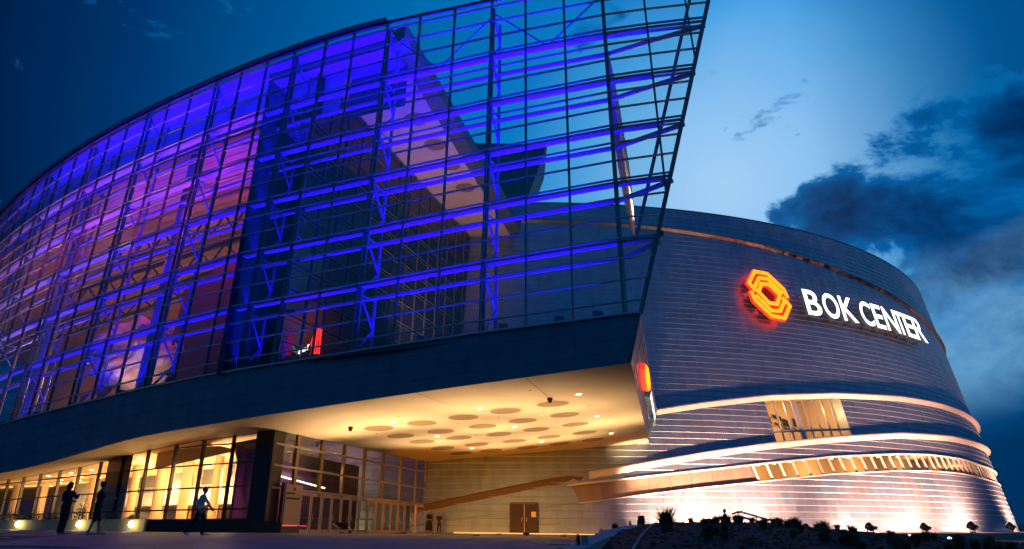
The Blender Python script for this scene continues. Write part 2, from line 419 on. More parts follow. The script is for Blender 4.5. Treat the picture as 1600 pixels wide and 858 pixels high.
def add_panel(mb, t0, t1, z0, z1):
    for pts in cells_at(t0, t1, z0, z1):
        (a, za), (b, zb), (c_, zc), (d, zd) = pts
        g = .008; a += g; d += g; b -= g; c_ -= g; gz = .004
        L = .07; lip = .026 if z0 < 9 else (.018 if z0 < 14 else .010)
        hl = min(L, (zd - za) * .3) if zd > za else 0; hr = min(L, (zc - zb) * .3) if zc > zb else 0
        n = len(mb.v)
        for th, z, o in ((a, za, -.03), (a, za + gz, .035), (a, za + hl * .85, .04 + lip), (a, za + hl, .04), (d, zd - gz, .025), (d, zd, -.03),
                         (b, zb, -.03), (b, zb + gz, .035), (b, zb + hr * .85, .04 + lip), (b, zb + hr, .04), (c_, zc - gz, .025), (c_, zc, -.03)):
            mb.v.append(tuple(cp(th, z, o)))
        for i in range(5):
            if i < 3: mb.lip.append(len(mb.f))
            mb.f.append((n + i, n + 6 + i, n + 7 + i, n + 1 + i))
        mb.f.append(tuple(n + i for i in (5, 4, 3, 2, 1, 0))); mb.f.append(tuple(n + 6 + i for i in range(6)))
# the nearest panels that show largest are parts of their own
def psize(p_):
    t = (p_[0] + p_[1]) / 2; z = (p_[2] + p_[3]) / 2; x, y = proj(cp(t, z))
    x0, _ = proj(cp(p_[0], z)); x1, _ = proj(cp(p_[1], z)); _, y0 = proj(cp(t, p_[2])); _, y1 = proj(cp(t, p_[3]))
    vis = (x > 1030 and y < 812) or (x > 675 and y > 728 and y < 830)
    return (x1 - x0) * (y0 - y1) if vis and x < 1560 and t < 44 else 0
order = sorted(range(len(panels)), key=lambda i: -psize(panels[i]))
single = set(order[:290])
rest = MB(); backing = MB()
for i, p_ in enumerate(panels):
    if i in single:
        mb = MB(); add_panel(mb, *p_)
        if mb.v: mb.build('cladding_panel', 'clad', hall)
    else: add_panel(rest, *p_)
    for pts in cells_at(p_[0], p_[1], p_[2], p_[3]):
        backing.poly([cp(t, z, -.045) for t, z in pts])
rest.build('cladding', 'clad', hall, stuff=True)
backing.build('wall_backing', 'core', hall)
def ledge(name, f, t0, t1, out, h, m='lip', taper=4., drop=0.):
    mb = MB(); n = int((t1 - t0) / .8); rows = []
    for i in range(n + 1):
        t = lerp(t0, t1, i / n); k = min(1, (i / n * (t1 - t0) + .4) / taper) * min(1, (t1 - t + .3) / 5); z = f(t) - drop
        rows.append([cp(t, z - h, .03), cp(t, z - h * .1, out * k), cp(t, z + h * .15, out * k), cp(t, z + h * .32, .03)])
    mb.grid(rows)
    for rw in (rows[0], rows[-1]): mb.poly(rw)
    return mb.build(name, m, hall)
ledge('ledge', fA, kA[0][0] - .6, 64, .55, .46, taper=.5)
ledge('ledge', fB, 3.2, 64, .58, .50, taper=6)
ledge('ledge_unlit_part', fB, -9, 3.4, .13, .50, 'bronze', taper=.5)  # same ledge further left, its lack of light put into a darker colour
ledge('ledge', fC, thC0 - .2, 64, .26, .14, taper=5)
ledge('sill', fD, kD[0][0] - .1, 64, .12, .10, taper=1, drop=-.04)
ledge('upper_ledge', fE, -8, 60, .36, .30, 'recess', taper=10)
# window strip: recessed sheet-metal part, then lit glazing
mb = MB()
def reveal(mb, f, t0, t1, d0, d1, dz=0.):
    n = max(1, int((t1 - t0) / 1.)); rows = []
    for i in range(n + 1):
        t = lerp(t0, t1, i / n); rows.append([cp(t, f(t) + dz, d0), cp(t, f(t) + dz, d1)])
    mb.grid(rows)
reveal(mb, fC, thC0, 64, .03, -.9, .0); reveal(mb, fD, kD[0][0], 64, .03, -.9, .0)
mb.quad(cp(thC0, fC(thC0), .03), cp(kD[0][0], fD(kD[0][0]), .03), cp(kD[0][0], fD(kD[0][0]), -.9), cp(thC0, fC(thC0), -.9))
mb.build('strip_reveal', 'lip', hall)
t = kD[0][0]; first = True
while t < thG0 - .2:
    t1 = min(thG0, t + 1.55); mb = MB()
    ta = thC0 - .6 if first else t + .02
    tb = kD[0][0] - .0 if first else t + .02
    pts = [(tb, fD(max(tb, kD[0][0]))), (t1, fD(t1)), (t1, fC(t1)), (ta, fC(ta))]
    mb.prism([cp(a, z, -.42) for a, z in pts], (cp(t, 5, -.48) - cp(t, 5, -.42)))
    mb.build('recessed_panel', 'recess', hall); t = t1; first = False
glz = [thG0 + i * 1.12 for i in range(int((58 - thG0) / 1.12))]
for i, t in enumerate(glz[:-1]):
    t1 = glz[i + 1]; sl = -.30   # mullions lean like the recess ends
    mb = MB(); mb.quad(cp(t, fD(t), -.3), cp(t1, fD(t1), -.3), cp(t1 + sl, fC(t1), -.3), cp(t + sl, fC(t), -.3))
    mb.build('strip_pane', 'glass2', hall)
    mb = MB(); wide = .30 if i in (5, 17, 25) else .09
    mb.bar(cp(t, fD(t), -.2), cp(t + sl, fC(t), -.2), wide, .22, up=(0, 0, 1)); mb.build('strip_mullion', 'lip', hall)
# rooms behind the strip and behind the big slanted window
def room(f0, f1, t0, t1, depth, m, step=1.5, front=-.5):
    mb = MB(); n = max(2, int((t1 - t0) / step)); fl = []; 
    for i in range(n + 1):
        t = lerp(t0, t1, i / n)
        fl.append([cp(t, f0(t) - .05, front), cp(t, f0(t) - .05, -depth), cp(t, f1(t) + .05, -depth), cp(t, f1(t) + .05, front)])
    mb.grid(fl); mb.poly(fl[0]); mb.poly(fl[-1]); return mb.build('room_lining', m, hall)
room(fD, fC, thG0 - .8, 62, 5.0, 'lobby')
cl_ = MB()
for i, t in enumerate((16.6, 18.1, 19.6, 21, 22.5, 24.1, 26, 27.5, 30, 33)):
    for dd in (1.3, 3.2): cl_.lathe(cp(t + dd * .15, fC(t) - .02, -dd), (0, 0, -1), [(0, .16), (.04, .16)], 8)
cl_.build('ceiling_lights', 'down', hall, stuff=True)
for t, e in ((17.5, 150), (23, 260), (29, 220), (36, 160), (45, 160)):
    lamp('strip_room_light', 'POINT', cp(t, (fC(t) + fD(t)) / 2, -2.6), e, (1, .62, .26), hall, .3)
# big slanted window
mb = MB()
zb_, zt_ = 8.7, 13.2
def wq(t0f, t1f, za, zb2, off):
    return [cp(t0f(za), za, off), cp(t1f(za), za, off), cp(t1f(zb2), zb2, off), cp(t0f(zb2), zb2, off)]
frm = MB()
zrail = 9.85
nW = 8
for j in range(nW):
    u0, u1 = j / nW, (j + 1) / nW
    g0 = lambda z, u=u0: lerp(winL(z), winR(z), u); g1 = lambda z, u=u1: lerp(winL(z), winR(z), u)
    tm = g0(10); top0 = fA(g0(12.9)); top1 = fA(g1(12.9)); b0 = fB(g0(9)); b1 = fB(g1(9))
    mb = MB(); mb.poly([cp(g0(b0), b0, -.3), cp(g1(b1), b1, -.3), cp(g1(top1), top1, -.3), cp(g0(top0), top0, -.3)]); mb.build('window_pane', 'glass2', hall)
    mb = MB(); mb.bar(cp(g0(b0), b0, -.25), cp(g0(top0), top0, -.25), .5 if j == 3 else .14, .2); mb.build('window_mullion', 'lip', hall)
for (g, nm) in ((winL, 0), (winR, 1)):
    b0 = fB(g(9)); t0_ = fA(g(12.9)); o_ = 0
    mb = MB(); mb.poly([cp(g(b0), b0, .05), cp(g(t0_), t0_, .05), cp(g(t0_), t0_, -1), cp(g(b0), b0, -1)]); mb.build('window_jamb', 'lip', hall)
mb = MB(); mb.bar(cp(winL(9.9), fB(winL(9)) + 1.15, -.15), cp(winR(9.9), fB(winR(9)) + .75, -.15), .22, .2); mb.build('window_rail', 'lip', hall)
room(fB, fA, winL(9) - .3, winR(9) + .6, 6.0, 'lobby')
mb = MB()        # dark screens and rails seen in the room
for (px, py, w, h_) in ((1215, 634, 14, 5), (1254, 634, 8, 9), (1267, 634, 14, 7), (1284, 641, 14, 20), (1302, 640, 5, 16), (1255, 642, 10, 4), (1271, 647, 12, 4), (1304, 656, 6, 4)):
    t, z = chit(px, py); mb.poly([cp(t, z - .02, -5.8), cp(t + w * .066, z - .25, -5.8), cp(t + w * .066, z - .25 - h_ * .065, -5.8), cp(t, z - h_ * .06, -5.8)])
mb.build('wall_screens', 'darkmet', hall)
mb = MB()
for k in range(5): mb.bar(cp(17.6 + k * 1.5, 9.2, -3), cp(17.6 + k * 1.5, 10.3, -3), .05)
mb.bar(cp(17.3, 10.3, -3), cp(24.5, 10.5, -3), .07); mb.build('balcony_rail', 'trans', hall)
for t, e in ((18.5, 330), (22.5, 330)): lamp('window_room_light', 'POINT', cp(t, 12, -2.4), e, (1, .66, .32), hall, .25)
# doors
def door(t0, t1, h_, m, leaves, name):
    fr = MB()
    for t in (t0, t1): fr.bar(cp(t, -.4, .1), cp(t, h_, .1), .14, .2)
    fr.bar(cp(t0, h_, .1), cp(t1, h_, .1), .14, .2); fo = fr.build(name + '_frame', 'darkmet' if m == 'brown' else 'white', hall)
    for k in range(leaves):
        a = lerp(t0, t1, k / leaves) + .03; b = lerp(t0, t1, (k + 1) / leaves) - .03
        lf = MB(); lf.prism([cp(a, -.4, .12), cp(b, -.4, .12), cp(b, h_ - .07, .12), cp(a, h_ - .07, .12)], cp(a, 0, .17) - cp(a, 0, .12))
        lo = lf.build(name, m, hall)
        hb = MB(); th = b - .12 if k == 0 else a + .12
        hb.bar(cp(th, .95, .2), cp(th, 1.25, .2), .05); hb.build('door_handle', 'trans', lo)
        if m == 'brown' and k == 1:
            pm = MB(); pm.prism([cp(a + .42, 1.3, .19), cp(a + .72, 1.3, .19), cp(a + .72, 1.75, .19), cp(a + .42, 1.75, .19)], (0, .01, 0)); pm.build('paper_notice', 'paperw', lo)
    if leaves == 2:
        tm = (t0 + t1) / 2; s_ = MB(); s_.bar(cp(tm, -.4, .19), cp(tm, h_ - .1, .19), .05); s_.build('door_astragal', 'trans', hall)
door(-1.98, -.22, 2.45, 'brown', 2, 'brown_door')
door(9.25, 10.95, 2.6, 'white', 1, 'white_door')
# roof: parapet cap and shallow cone
mb = MB(); rows = []
for i in range(0, 121):
    t = -60 + i; rows.append([cp(t, HTOP - .02, .05), cp(t, HTOP + .12, .05), cp(t, HTOP + .12, -.8), cp(t, HTOP + 1.2, -30)])
mb.grid(rows); mb.build('roof', 'fascia', hall)
mb = MB(); rows = []
for t in range(64, 300, 4): rows.append([cp(t, -1, 0), cp(t, HTOP, 0)])
mb.grid(rows); mb.build('rear_wall', 'core', hall)
mb = MB(); rows = []
for i in range(0, 12): t = -60 + 4 * i; rows.append([cp(t, -1, 0), cp(t, HTOP, 0)])
mb.grid(rows); mb.build('side_wall', 'core', hall)
# dark raised volume on the roof behind the glass screen
mb = MB(); q = [atY(724, 320, 76), atY(823, 312, 76), atY(855, 226, 76), atY(724, 223, 76)]
mb.prism(q, (0, 9, 0)); mb.build('roof_plant_box', 'fascia', hall)
# linear light along the foot of the wall
mb = MB(); mb.grid([[cp(t * .5, ground_z(*cp(t * .5, 0).xy) + .02, .5), cp(t * .5, ground_z(*cp(t * .5, 0).xy) + .10, .5), cp(t * .5, ground_z(*cp(t * .5, 0).xy) + .09, .1)] for t in range(-11, 9)])
mb.build('base_light_strip', 'strip', hall)
for t, e in ((-6, 1.0), (-1, 1.2), (4, .8)):  # lamps and fittings added out on the plaza to light the wall
    q = cp(t, 0, 15); lamp('wall_fill_lamp', 'SPOT', (q.x, q.y, .25), 4600 * e, (1, .29, .0), hall, .3, cp(t, 3.2, 0), 80, 1)
    mb = MB(); mb.lathe((q.x, q.y, -.1), (0, 0, 1), [(0, .22), (.2, .22), (.25, .16)], 12); mb.build('wall_fill_fitting', 'darkmet', hall)

# ================================================================ THE GLASS SCREEN AND ENTRANCE BLOCK
tops = [(1125, -50), (1063, -44), (1002, -38), (939, -30), (880, -19), (821, -8), (769, 2), (711, 15), (657, 26.1), (606, 37.6), (554, 51), (510, 64.3), (461, 80.6), (418, 96.4), (378, 112.2),
        (338, 128.8), (300, 145.3), (264, 161.7), (232, 177), (201, 192.7), (173, 207.6), (146, 223.1), (121, 238.6), (98, 254), (77, 269.2), (57, 285.1), (38, 301.5), (20, 318.4), (3, 335.8)]
bots = [None, None, None, (976, 491.6), (896, 502), (822, 511.6), (749, 521), (680, 531), (613, 541), (547, 551), (486, 561), (424, 570.5), (370, 579), (318, 588), (270, 598),
        (224, 607), (181, 618), (142, 627), (106, 636), (72, 645)]
TZ, BZ = 31.18, 9.9
zbl = [(72, 8.2), (106, 8.35), (142, 8.5), (181, 8.65), (224, 8.8), (270, 8.95), (318, 9.1), (370, 9.3), (424, 9.5), (486, 9.7), (547, 9.85), (613, 9.9), (1200, 9.9)]
TP = [atz(x, y, TZ) for x, y in tops]
BP = []
for i, b in enumerate(bots):
    if b is None: BP.append(None)
    else: BP.append(atz(b[0], b[1], interp(zbl, b[0])))
dv = Vector((2.42, -.85, 0))
for i in (2, 1, 0): BP[i] = BP[i + 1] + dv
d0 = BP[-1] - TP[len(BP) - 1]
for i in range(len(BP), len(TP)):
    q = TP[i] + d0 * (1 + .04 * (i - len(bots))); q.z = 8.2 - .12 * (i - len(bots) + 1); BP.append(q)
for k in range(5):       # carry on beyond the left edge of the picture
    TP.append(TP[-1] + (TP[-1] - TP[-2]) * 1.0); q = BP[-1] + (BP[-1] - BP[-2]); BP.append(q)
TP.reverse(); BP.reverse(); NC = len(TP)
def SP(u, v, off=0.):
    "point on the screen: u in mullion units from the left, v 0 at the sill and 1 at the top, off inwards"
    i = min(NC - 2, max(0, int(u))); f = u - i
    b = BP[i].lerp(BP[i + 1], f); t = TP[i].lerp(TP[i + 1], f); p_ = b.lerp(t, v)
    if off:
        d = (BP[i + 1] - BP[i]).lerp(TP[i + 1] - TP[i], v); n = Vector((-d.y, d.x, 0)).normalized(); p_ = p_ + n * off
    return p_
zl = [9.9, 10.57, 11.69, 12.82]; zb0 = 13.94
beams = [13.94, 17.35, 20.73, 24.05, 27.38]
for a, b in zip(beams, beams[1:] + [30.75]): zl += [a, a + (b - a) / 3, a + 2 * (b - a) / 3]
zl += [30.75, TZ]
VL = [(z - BZ) / (TZ - BZ) for z in zl]; VB = [(z - BZ) / (TZ - BZ) for z in beams] + [(30.75 - BZ) / (TZ - BZ)]
def edge_u(v):
    "where the raked free end of the screen cuts this level"
    lo, hi = NC - 6.0, NC - 1.0
    for _ in range(40):
        m_ = (lo + hi) / 2; x, y = proj(SP(m_, v)); xe = 1001 + (489 - y) * (106 / 489)
        if x > xe: hi = m_
        else: lo = m_
    return (lo + hi) / 2
iM = lambda x: NC - 1 - [t[0] for t in tops].index(x)      # index of the mullion whose top is at that picture column
UR = iM(510)            # the room ends here
atrium = thing('glass_atrium', 'tall curving glass screen lit deep blue above a sloping soffit and entrance', 'building', (BP[UR].x, BP[UR].y, 0))
EU = [edge_u(v) for v in VL]
pane_list = []
for j in range(len(VL) - 1):
    for i in range(NC - 1):
        u0, u1 = i, i + 1; e0, e1 = EU[j], EU[j + 1]
        if u0 >= max(e0, e1): continue
        pts = [(u0, VL[j]), (min(u1, max(u0, e0)), VL[j]), (min(u1, max(u0, e1)), VL[j + 1]), (u0, VL[j + 1])]
        P3 = [SP(min(a, NC - 1.001), b) for a, b in pts]
        x0, y0 = proj(P3[0]); x1, y1 = proj(P3[2])
        pane_list.append((abs((x1 - x0) * (y0 - y1)) * (1 if -20 < x1 and y0 > 0 else 0), P3))
pane_list.sort(key=lambda q: -q[0])
other = MB()
for k, (a, P3) in enumerate(pane_list):
    if k < 295: mb = MB(); mb.poly(P3); mb.build('glass_pane', 'glass', atrium)
    else: other.poly(P3)
other.build('glass_panes', 'glass', atrium, stuff=True)
for i in range(NC):
    vt = 1.0
    if SP(i, 0).x > BP[NC - 4].x + .1 or i > NC - 4:      # starts on the raked end
        vs = [v for v, e in zip(VL, EU) if e >= i]
        if not vs: continue
        k = VL.index(vs[0]); f = 0 if k == 0 else (i - EU[k - 1]) / (EU[k] - EU[k - 1]); v0 = lerp(VL[max(0, k - 1)], VL[k], f) if k else 0
    else: v0 = 0
    mb = MB(); i_ = min(i, NC - 1.001); w = .15 if i == NC - 4 or i == UR else .075
    mb.bar(SP(i_, v0, .03), SP(i_, 1, .03), w, .17, up=Vector((.5, .85, 0))); mb.build('mullion', 'mull', atrium)
for j, v in enumerate(VL):
    e = EU[j]; us = [u for u in range(NC) if u < e] + [e]
    mb = MB()
    for a, b in zip(us, us[1:]):
        b = min(b, NC - 1.001)
        mb.bar(SP(a, v, -.02), SP(b, v, -.02), .13, .065)
    mb.build('transom', 'trans', atrium)
mb = MB()
for a, b in zip(EU, EU[1:]):
    pass
for j in range(len(VL) - 1): mb.bar(SP(EU[j], VL[j]), SP(EU[j + 1], VL[j + 1]), .10, .22)
mb.build('end_frame', 'mull', atrium)
# horizontal beams (front and rear chord, lacing) and vertical ladder trusses
D2 = 1.5
for v in VB[:-1]:
    e = EU[min(range(len(VL)), key=lambda k: abs(VL[k] - v))]; us = [u for u in range(NC) if u < e - .05] + [e]
    f_, r_, pl_ = MB(), MB(), MB()
    um = NC - 4; tail = min(NC - 1.001, e)
    for a, b in zip(us, us[1:]):
        b = min(b, NC - 1.001); da = D2 if a <= um else D2 * (1 - (a - um) / (tail - um)); db = D2 if b <= um else D2 * (1 - (b - um) / (tail - um)); da_ = da
        f_.bar(SP(a, v - .004, .2), SP(b, v - .004, .2), .11, .13); pl_.bar(SP(a, v - .004, .52), SP(b, v - .004, .52), min(.36, .03 + da_ * .24), .05)
        dz = .016
        r_.tube(SP(a, v - dz, .3 + da), SP(b, v - dz, .3 + db), .14, seg=8)
    f_.build('beam', 'beam', atrium); pl_.build('beam_plate', 'bulk', atrium); r_.build('beam_rear_chord', 'beam', atrium)
tr = list(range(iM(769) % 3, NC - 3, 3)); tr = [i for i in range(NC - 3) if (i - iM(769)) % 3 == 0] + [NC - 4]
for i in sorted(set(tr)):
    mb = MB(); v0, v1 = .0, .985
    if i == NC - 4:
        mb.bar(SP(i, 0, .3), SP(i, 1, .3), .16, .3); mb.build('end_post', 'steel', atrium); continue
    mb.tube(SP(i, v0, .35), SP(i, v1, .35), .13, seg=8); mb.tube(SP(i, v0, .35 + D2), SP(i, v1, .35 + D2), .10, seg=8)
    n = 12
    for k in range(n):
        a = lerp(v0, v1, k / n); b = lerp(v0, v1, (k + 1) / n)
        mb.tube(SP(i, a, .35 + (D2 if k % 2 else 0)), SP(i, b, .35 + (0 if k % 2 else D2)), .07, seg=6)
        if k % 2 == 0: mb.tube(SP(i, a, .35), SP(i, a, .35 + D2), .06, seg=6)
    mb.build('ladder_truss', 'steel', atrium)
mb = MB()                        # zig-zag wind bracing in the top bay
vb, vt_ = VB[4] + .01, VB[5]
for k in range(iM(606), NC - 4, 3):
    m_ = k + 1.5; mb.tube(SP(k, vt_, .7), SP(m_, vb, .7), .055, seg=6); mb.tube(SP(m_, vb, .7), SP(min(k + 3, NC - 1.01), vt_, .7), .055, seg=6)
mb.build('top_bracing', 'steel', atrium)
mb = MB(); mb.tube(SP(EU[4] - .5, VL[4], 1.), SP(EU[-1] - .5, 1, 1.), .10, seg=8); mb.build('end_chord', 'steel', atrium)
# roof edge cap over the left part, thinner one over the free screen
mb = MB()
for a in range(0, iM(606)): mb.bar(SP(a, 1.006, -.1), SP(a + 1, 1.006, -.1), .5, .26)
mb.build('roof_edge', 'fascia', atrium)
mb = MB()
for a in range(iM(606), NC - 1): mb.bar(SP(a, 1.004, 0), SP(min(a + 1, NC - 1.001), 1.004, 0), .24, .14)
mb.build('top_rail', 'fascia', atrium)
# tapered mast from the hall wall up to the free screen
pa = cp(*chit(990, 373), .2); pb = SP(NC - 4.0, VB[4] - .03, 1.1)
mb = MB(); dm = pb - pa; Lm = dm.length
mb.lathe(pa, dm, [(0, .03), (Lm * .12, .24), (Lm * .3, .42), (Lm * .55, .46), (Lm * .8, .34), (Lm * .95, .18), (Lm, .06)], 18)
mb.build('mast', 'mast', atrium, smooth=True)
lamp('mast_fill', 'SPOT', pa + Vector((2.2, -3.5, -.6)), 5200, (1, .62, .40), atrium, .2, pa.lerp(pb, .45), 60, 1)  # spot added to brighten the mast
mb = MB(); mb.box(pa + Vector((2.2, -3.5, -1.0)), .35, .35, .5); mb.tube(pa + Vector((2.2, -3.5, -1.2)), pa + Vector((1.2, .3, -2.2)), .05, seg=6); mb.build('mast_fill_fitting', 'darkmet', atrium)  # fitting made up to hold the added spot
# fascia band under the glass
kF = [(-400, 880), (0, 741), (79, 722), (150, 701), (223, 681), (420, 648), (640, 615), (985, 567)]
def ratio(y): return ray(800, y).z / ray(800, y).y
FB = []; u = 0.0
eu0 = EU[0]
usf = [u for u in range(NC) if u < eu0] + [eu0]
for u in usf:
    b = SP(min(u, NC - 1.001), 0); z = b.z - 2.6
    if u == eu0: b = b + Vector((-.62, .02, 0))
    for _ in range(30):
        x, y = proj((b.x, b.y, z)); yt = interp(kF, max(x, -120)); z += (y - yt) / 24 * .8
    z = max(z, b.z - 3.8, .5); FB.append(Vector((b.x, b.y, z)))
FT = [SP(min(u, NC - 1.001), 0) + Vector((0, 0, -.03)) for u in usf]
for a in range(len(usf) - 1):
    rows = 4
    for k in range(rows):
        mb = MB(); f0, f1 = k / rows + .002, (k + 1) / rows - .002
        q = [FB[a].lerp(FT[a], f0), FB[a + 1].lerp(FT[a + 1], f0), FB[a + 1].lerp(FT[a + 1], f1), FB[a].lerp(FT[a], f1)]
        d = (q[1] - q[0]).normalized() * .006; q = [q[0] + d, q[1] - d, q[2] - d, q[3] + d]
        mb.prism(q, Vector((.3, .9, 0)) * .12); mb.build('fascia_panel', 'fascia', atrium)
mb = MB(); mb.grid([[FB[a] + Vector((.05, .16, .02)), FT[a] + Vector((.05, .16, 0))] for a in range(len(usf))]); mb.build('fascia_backing', 'core', atrium)
mb = MB()
for a in range(len(usf) - 1): mb.bar(FT[a] + Vector((0, -.06, .05)), FT[a + 1] + Vector((0, -.06, .05)), .20, .10)
mb.build('sill', 'trans', atrium)
# return face of the block, back to the hall wall
A_, B_ = FT[-1], FB[-1]; C_ = cp(*chit(1013, 692), .12); E_ = cp(*chit(1026, 641), .12)
nA, nB = 7, 5
def RF(s, t, o=0.):
    p_ = A_.lerp(E_, s).lerp(B_.lerp(C_, s), t); n = (E_ - A_).cross(B_ - A_).normalized()
    if n.x < 0: n = -n
    return p_ + n * o
for i in range(12):
    for j in range(nB):
        mb = MB(); g = .004
        q = [RF(i / 12 + g, j / nB + g * 3), RF((i + 1) / 12 - g, j / nB + g * 3), RF((i + 1) / 12 - g, (j + 1) / nB - g * 3), RF(i / 12 + g, (j + 1) / nB - g * 3)]
        mb.prism(q, RF(.5, .5, -.05) - RF(.5, .5)); mb.build('return_panel', 'clad', atrium)
mb = MB(); mb.quad(RF(0, 0, -.06), RF(1, 0, -.06), RF(1, 1, -.06), RF(0, 1, -.06)); mb.build('return_backing', 'core', atrium)

# ---------------------------------------------------------------- soffit
def YR(x, y, Y): return atY(x, y, Y)
lowerL = [YR(-230, 790, 105), YR(-120, 772, 86), YR(-40, 757, 74), YR(40, 745, 64), YR(125, 730, 57), YR(225, 705, 51), YR(300, 690, 47.5), YR(430, 672, 44)]
farC = cp(*chit(667, 722), .1)
inner = lowerL + [lowerL[-1].lerp(farC, k / 4) for k in (1, 2, 3, 4)] + [cp(*chit(x, lerp(722, 692, (x - 667) / 346)), .08) for x in (710, 754, 797, 840, 884, 927, 970, 1013)]
def arclen(L):
    s = [0]
    for a, b in zip(L, L[1:]): s.append(s[-1] + (b - a).length)
    return s
def samp(L, ss, d):
    for k in range(len(L) - 1):
        if d <= ss[k + 1] + 1e-6: return L[k].lerp(L[k + 1], (d - ss[k]) / (ss[k + 1] - ss[k]))
    return L[-1].copy()
# pair outer and inner outline points by hand-picked keys
outer = FB; so = arclen(outer); si = arclen(inner)
def nearest_s(L, ss, x):     # arc position where the outline crosses picture column x
    best = 0; bd = 1e9
    for k in range(400):
        d = ss[-1] * k / 399; q = samp(L, ss, d); e = abs(proj(q)[0] - x)
        if e < bd: bd = e; best = d
    return best
keys = [(0.0, si[0]), (nearest_s(outer, so, 0), nearest_s(lowerL, arclen(lowerL), 20)), (nearest_s(outer, so, 223), nearest_s(lowerL, arclen(lowerL), 240)),
        (nearest_s(outer, so, 420), si[7]), (nearest_s(outer, so, 600), si[11]), (so[-1], si[-1])]
rows = []; nK = 60
for k in range(nK + 1):
    d = so[-1] * k / nK
    for (a, ia), (b, ib) in zip(keys, keys[1:]):
        if a <= d + 1e-6 and d <= b + 1e-6: e = lerp(ia, ib, (d - a) / (b - a)); break
    O = samp(outer, so, d); I = samp(inner, si, e)
    rows.append([O.lerp(I, t / 8) for t in range(9)])
mb = MB(); mb.grid(rows)
sof = mb.build('soffit', 'soffit', atrium)
bvh = BVHTree.FromPolygons(mb.v, mb.f)
org = Vector((0, 0, EYE))
def on_soffit(x, y):
    h_ = bvh.ray_cast(org, ray(x, y).normalized()); return (h_[0], h_[1]) if h_[0] else (atz(x, y, 6.8), Vector((0, 0, 1)))
for (x, y) in [(864, 631), (790, 642), (724, 652), (659, 661), (592, 669), (882, 648), (816.5, 657.5), (754, 666), (688.6, 674), (626, 681), (898.7, 663), (837.6, 671), (779.6, 678.4), (717, 684), (659.5, 690),
               (913, 676), (857.7, 682.6), (803.5, 689), (745, 694.5), (692, 700), (926.8, 687), (875.4, 693), (824, 699), (767, 703.5), (720, 708)]:
    p_, n = on_soffit(x, y); n = n if n.z < 0 else -n
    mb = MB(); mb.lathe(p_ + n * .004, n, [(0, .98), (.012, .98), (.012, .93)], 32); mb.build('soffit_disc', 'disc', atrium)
    mb = MB()
    u_, w_ = n.orthogonal().normalized(), n.cross(n.orthogonal().normalized())
    for k in range(32):
        a, b = 2 * math.pi * k / 32, 2 * math.pi * (k + 1) / 32
        mb.quad(*[p_ + n * .02 + (u_ * math.cos(t) + w_ * math.sin(t)) * r for t, r in ((a, .97), (b, .97), (b, 1.07), (a, 1.07))])
    mb.build('disc_rim', 'soffit', atrium)
dl = [(750, 638.5), (904, 616), (804, 667), (933, 650), (683, 681.5), (846, 690), (738, 700), (955, 677), (614.5, 659)]
for (x, y) in dl:
    p_, n = on_soffit(x, y); n = n if n.z < 0 else -n
    mb = MB(); mb.lathe(p_ + n * .002, n, [(0, .15), (.03, .15), (.03, .11)], 12); o = mb.build('downlight', 'down', atrium); lamp('downlight_lamp', 'SPOT', p_ + n * .12, 200, (1, .42, .08), atrium, .08, p_ + Vector((0, 0, -4)), 110, .8)
for (x, y) in [(828, 610), (850, 644), (779, 653.5), (920, 634), (871, 660), (716, 662), (954, 665), (807, 641), (744, 679), (827, 679), (700, 690), (885, 680), (588, 677), (640, 672), (938, 692), (622, 651)]:
    p_, n = on_soffit(x, y); n = n if n.z < 0 else -n
    mb = MB(); mb.lathe(p_ + n * .002, n, [(0, .08), (.02, .07)], 8); mb.build('sprinkler_rose', 'disc', atrium)
for (x, y) in [(859, 622), (548, 667), (357 / 3.81 + 0, 670)][:2]:
    p_, n = on_soffit(x, y); mb = MB(); mb.lathe(p_, (0, 0, -1), [(0, .16), (.12, .16), (.14, .13), (.24, .11), (.29, .05)], 12); mb.build('dome_camera', 'darkmet', atrium)
mb = MB()                      # joints in the soffit, raised battens a few millimetres deep
for (a, b) in (((820, 589), (858, 622)), ((858, 622), (1000, 680)), ((650, 614), (700, 632))):
    p_, q = on_soffit(*a)[0], on_soffit(*b)[0]
    mb.bar(p_ + Vector((0, 0, -.004)), q + Vector((0, 0, -.004)), .03, .012)
mb.build('soffit_joints', 'disc', atrium)

# ---------------------------------------------------------------- lower glass wall (lobby) and entrance wall
def wall_pt(L, ss, d, z): q = samp(L, ss, d); return Vector((q.x, q.y, z))
sl = arclen(lowerL)
mx = [-190, -150, -115, -85, -60, -36, -12, 14, 38, 65, 94.5, 125.5, 159, 194, 233.6, 275.6, 320, 367.5, 417, 430]
md = [nearest_s(lowerL, sl, x) for x in mx]; md[-1] = sl[-1]
zrow = [.9, 1.5, 2.85, 4.3, 5.55]
for i, d in enumerate(md):
    tp = samp(lowerL, sl, d); b = Vector((tp.x, tp.y, .3))
    mb = MB(); mb.bar(b, tp, .14, .22, up=(.4, .9, 0)); mb.build('lobby_mullion', 'darkmet', atrium)
    if i == len(md) - 1: break
    d2 = md[i + 1]; t2 = samp(lowerL, sl, d2)
    zs = [z for z in zrow if z < min(tp.z, t2.z) - .25] + [None]
    for k in range(len(zs) - 1):
        z0 = zs[k]; a0 = Vector((tp.x, tp.y, z0)); b0 = Vector((t2.x, t2.y, z0))
        a1 = Vector((tp.x, tp.y, zs[k + 1] or tp.z)); b1 = Vector((t2.x, t2.y, zs[k + 1] or t2.z))
        mb = MB(); mb.quad(a0, b0, b1, a1)
        dark = (155 < mx[i] < 160)
        mb.build('lobby_pane', 'glass2', atrium)
        mb = MB(); mb.bar(a0, b0, .12, .09); mb.build('lobby_transom', 'darkmet', atrium)
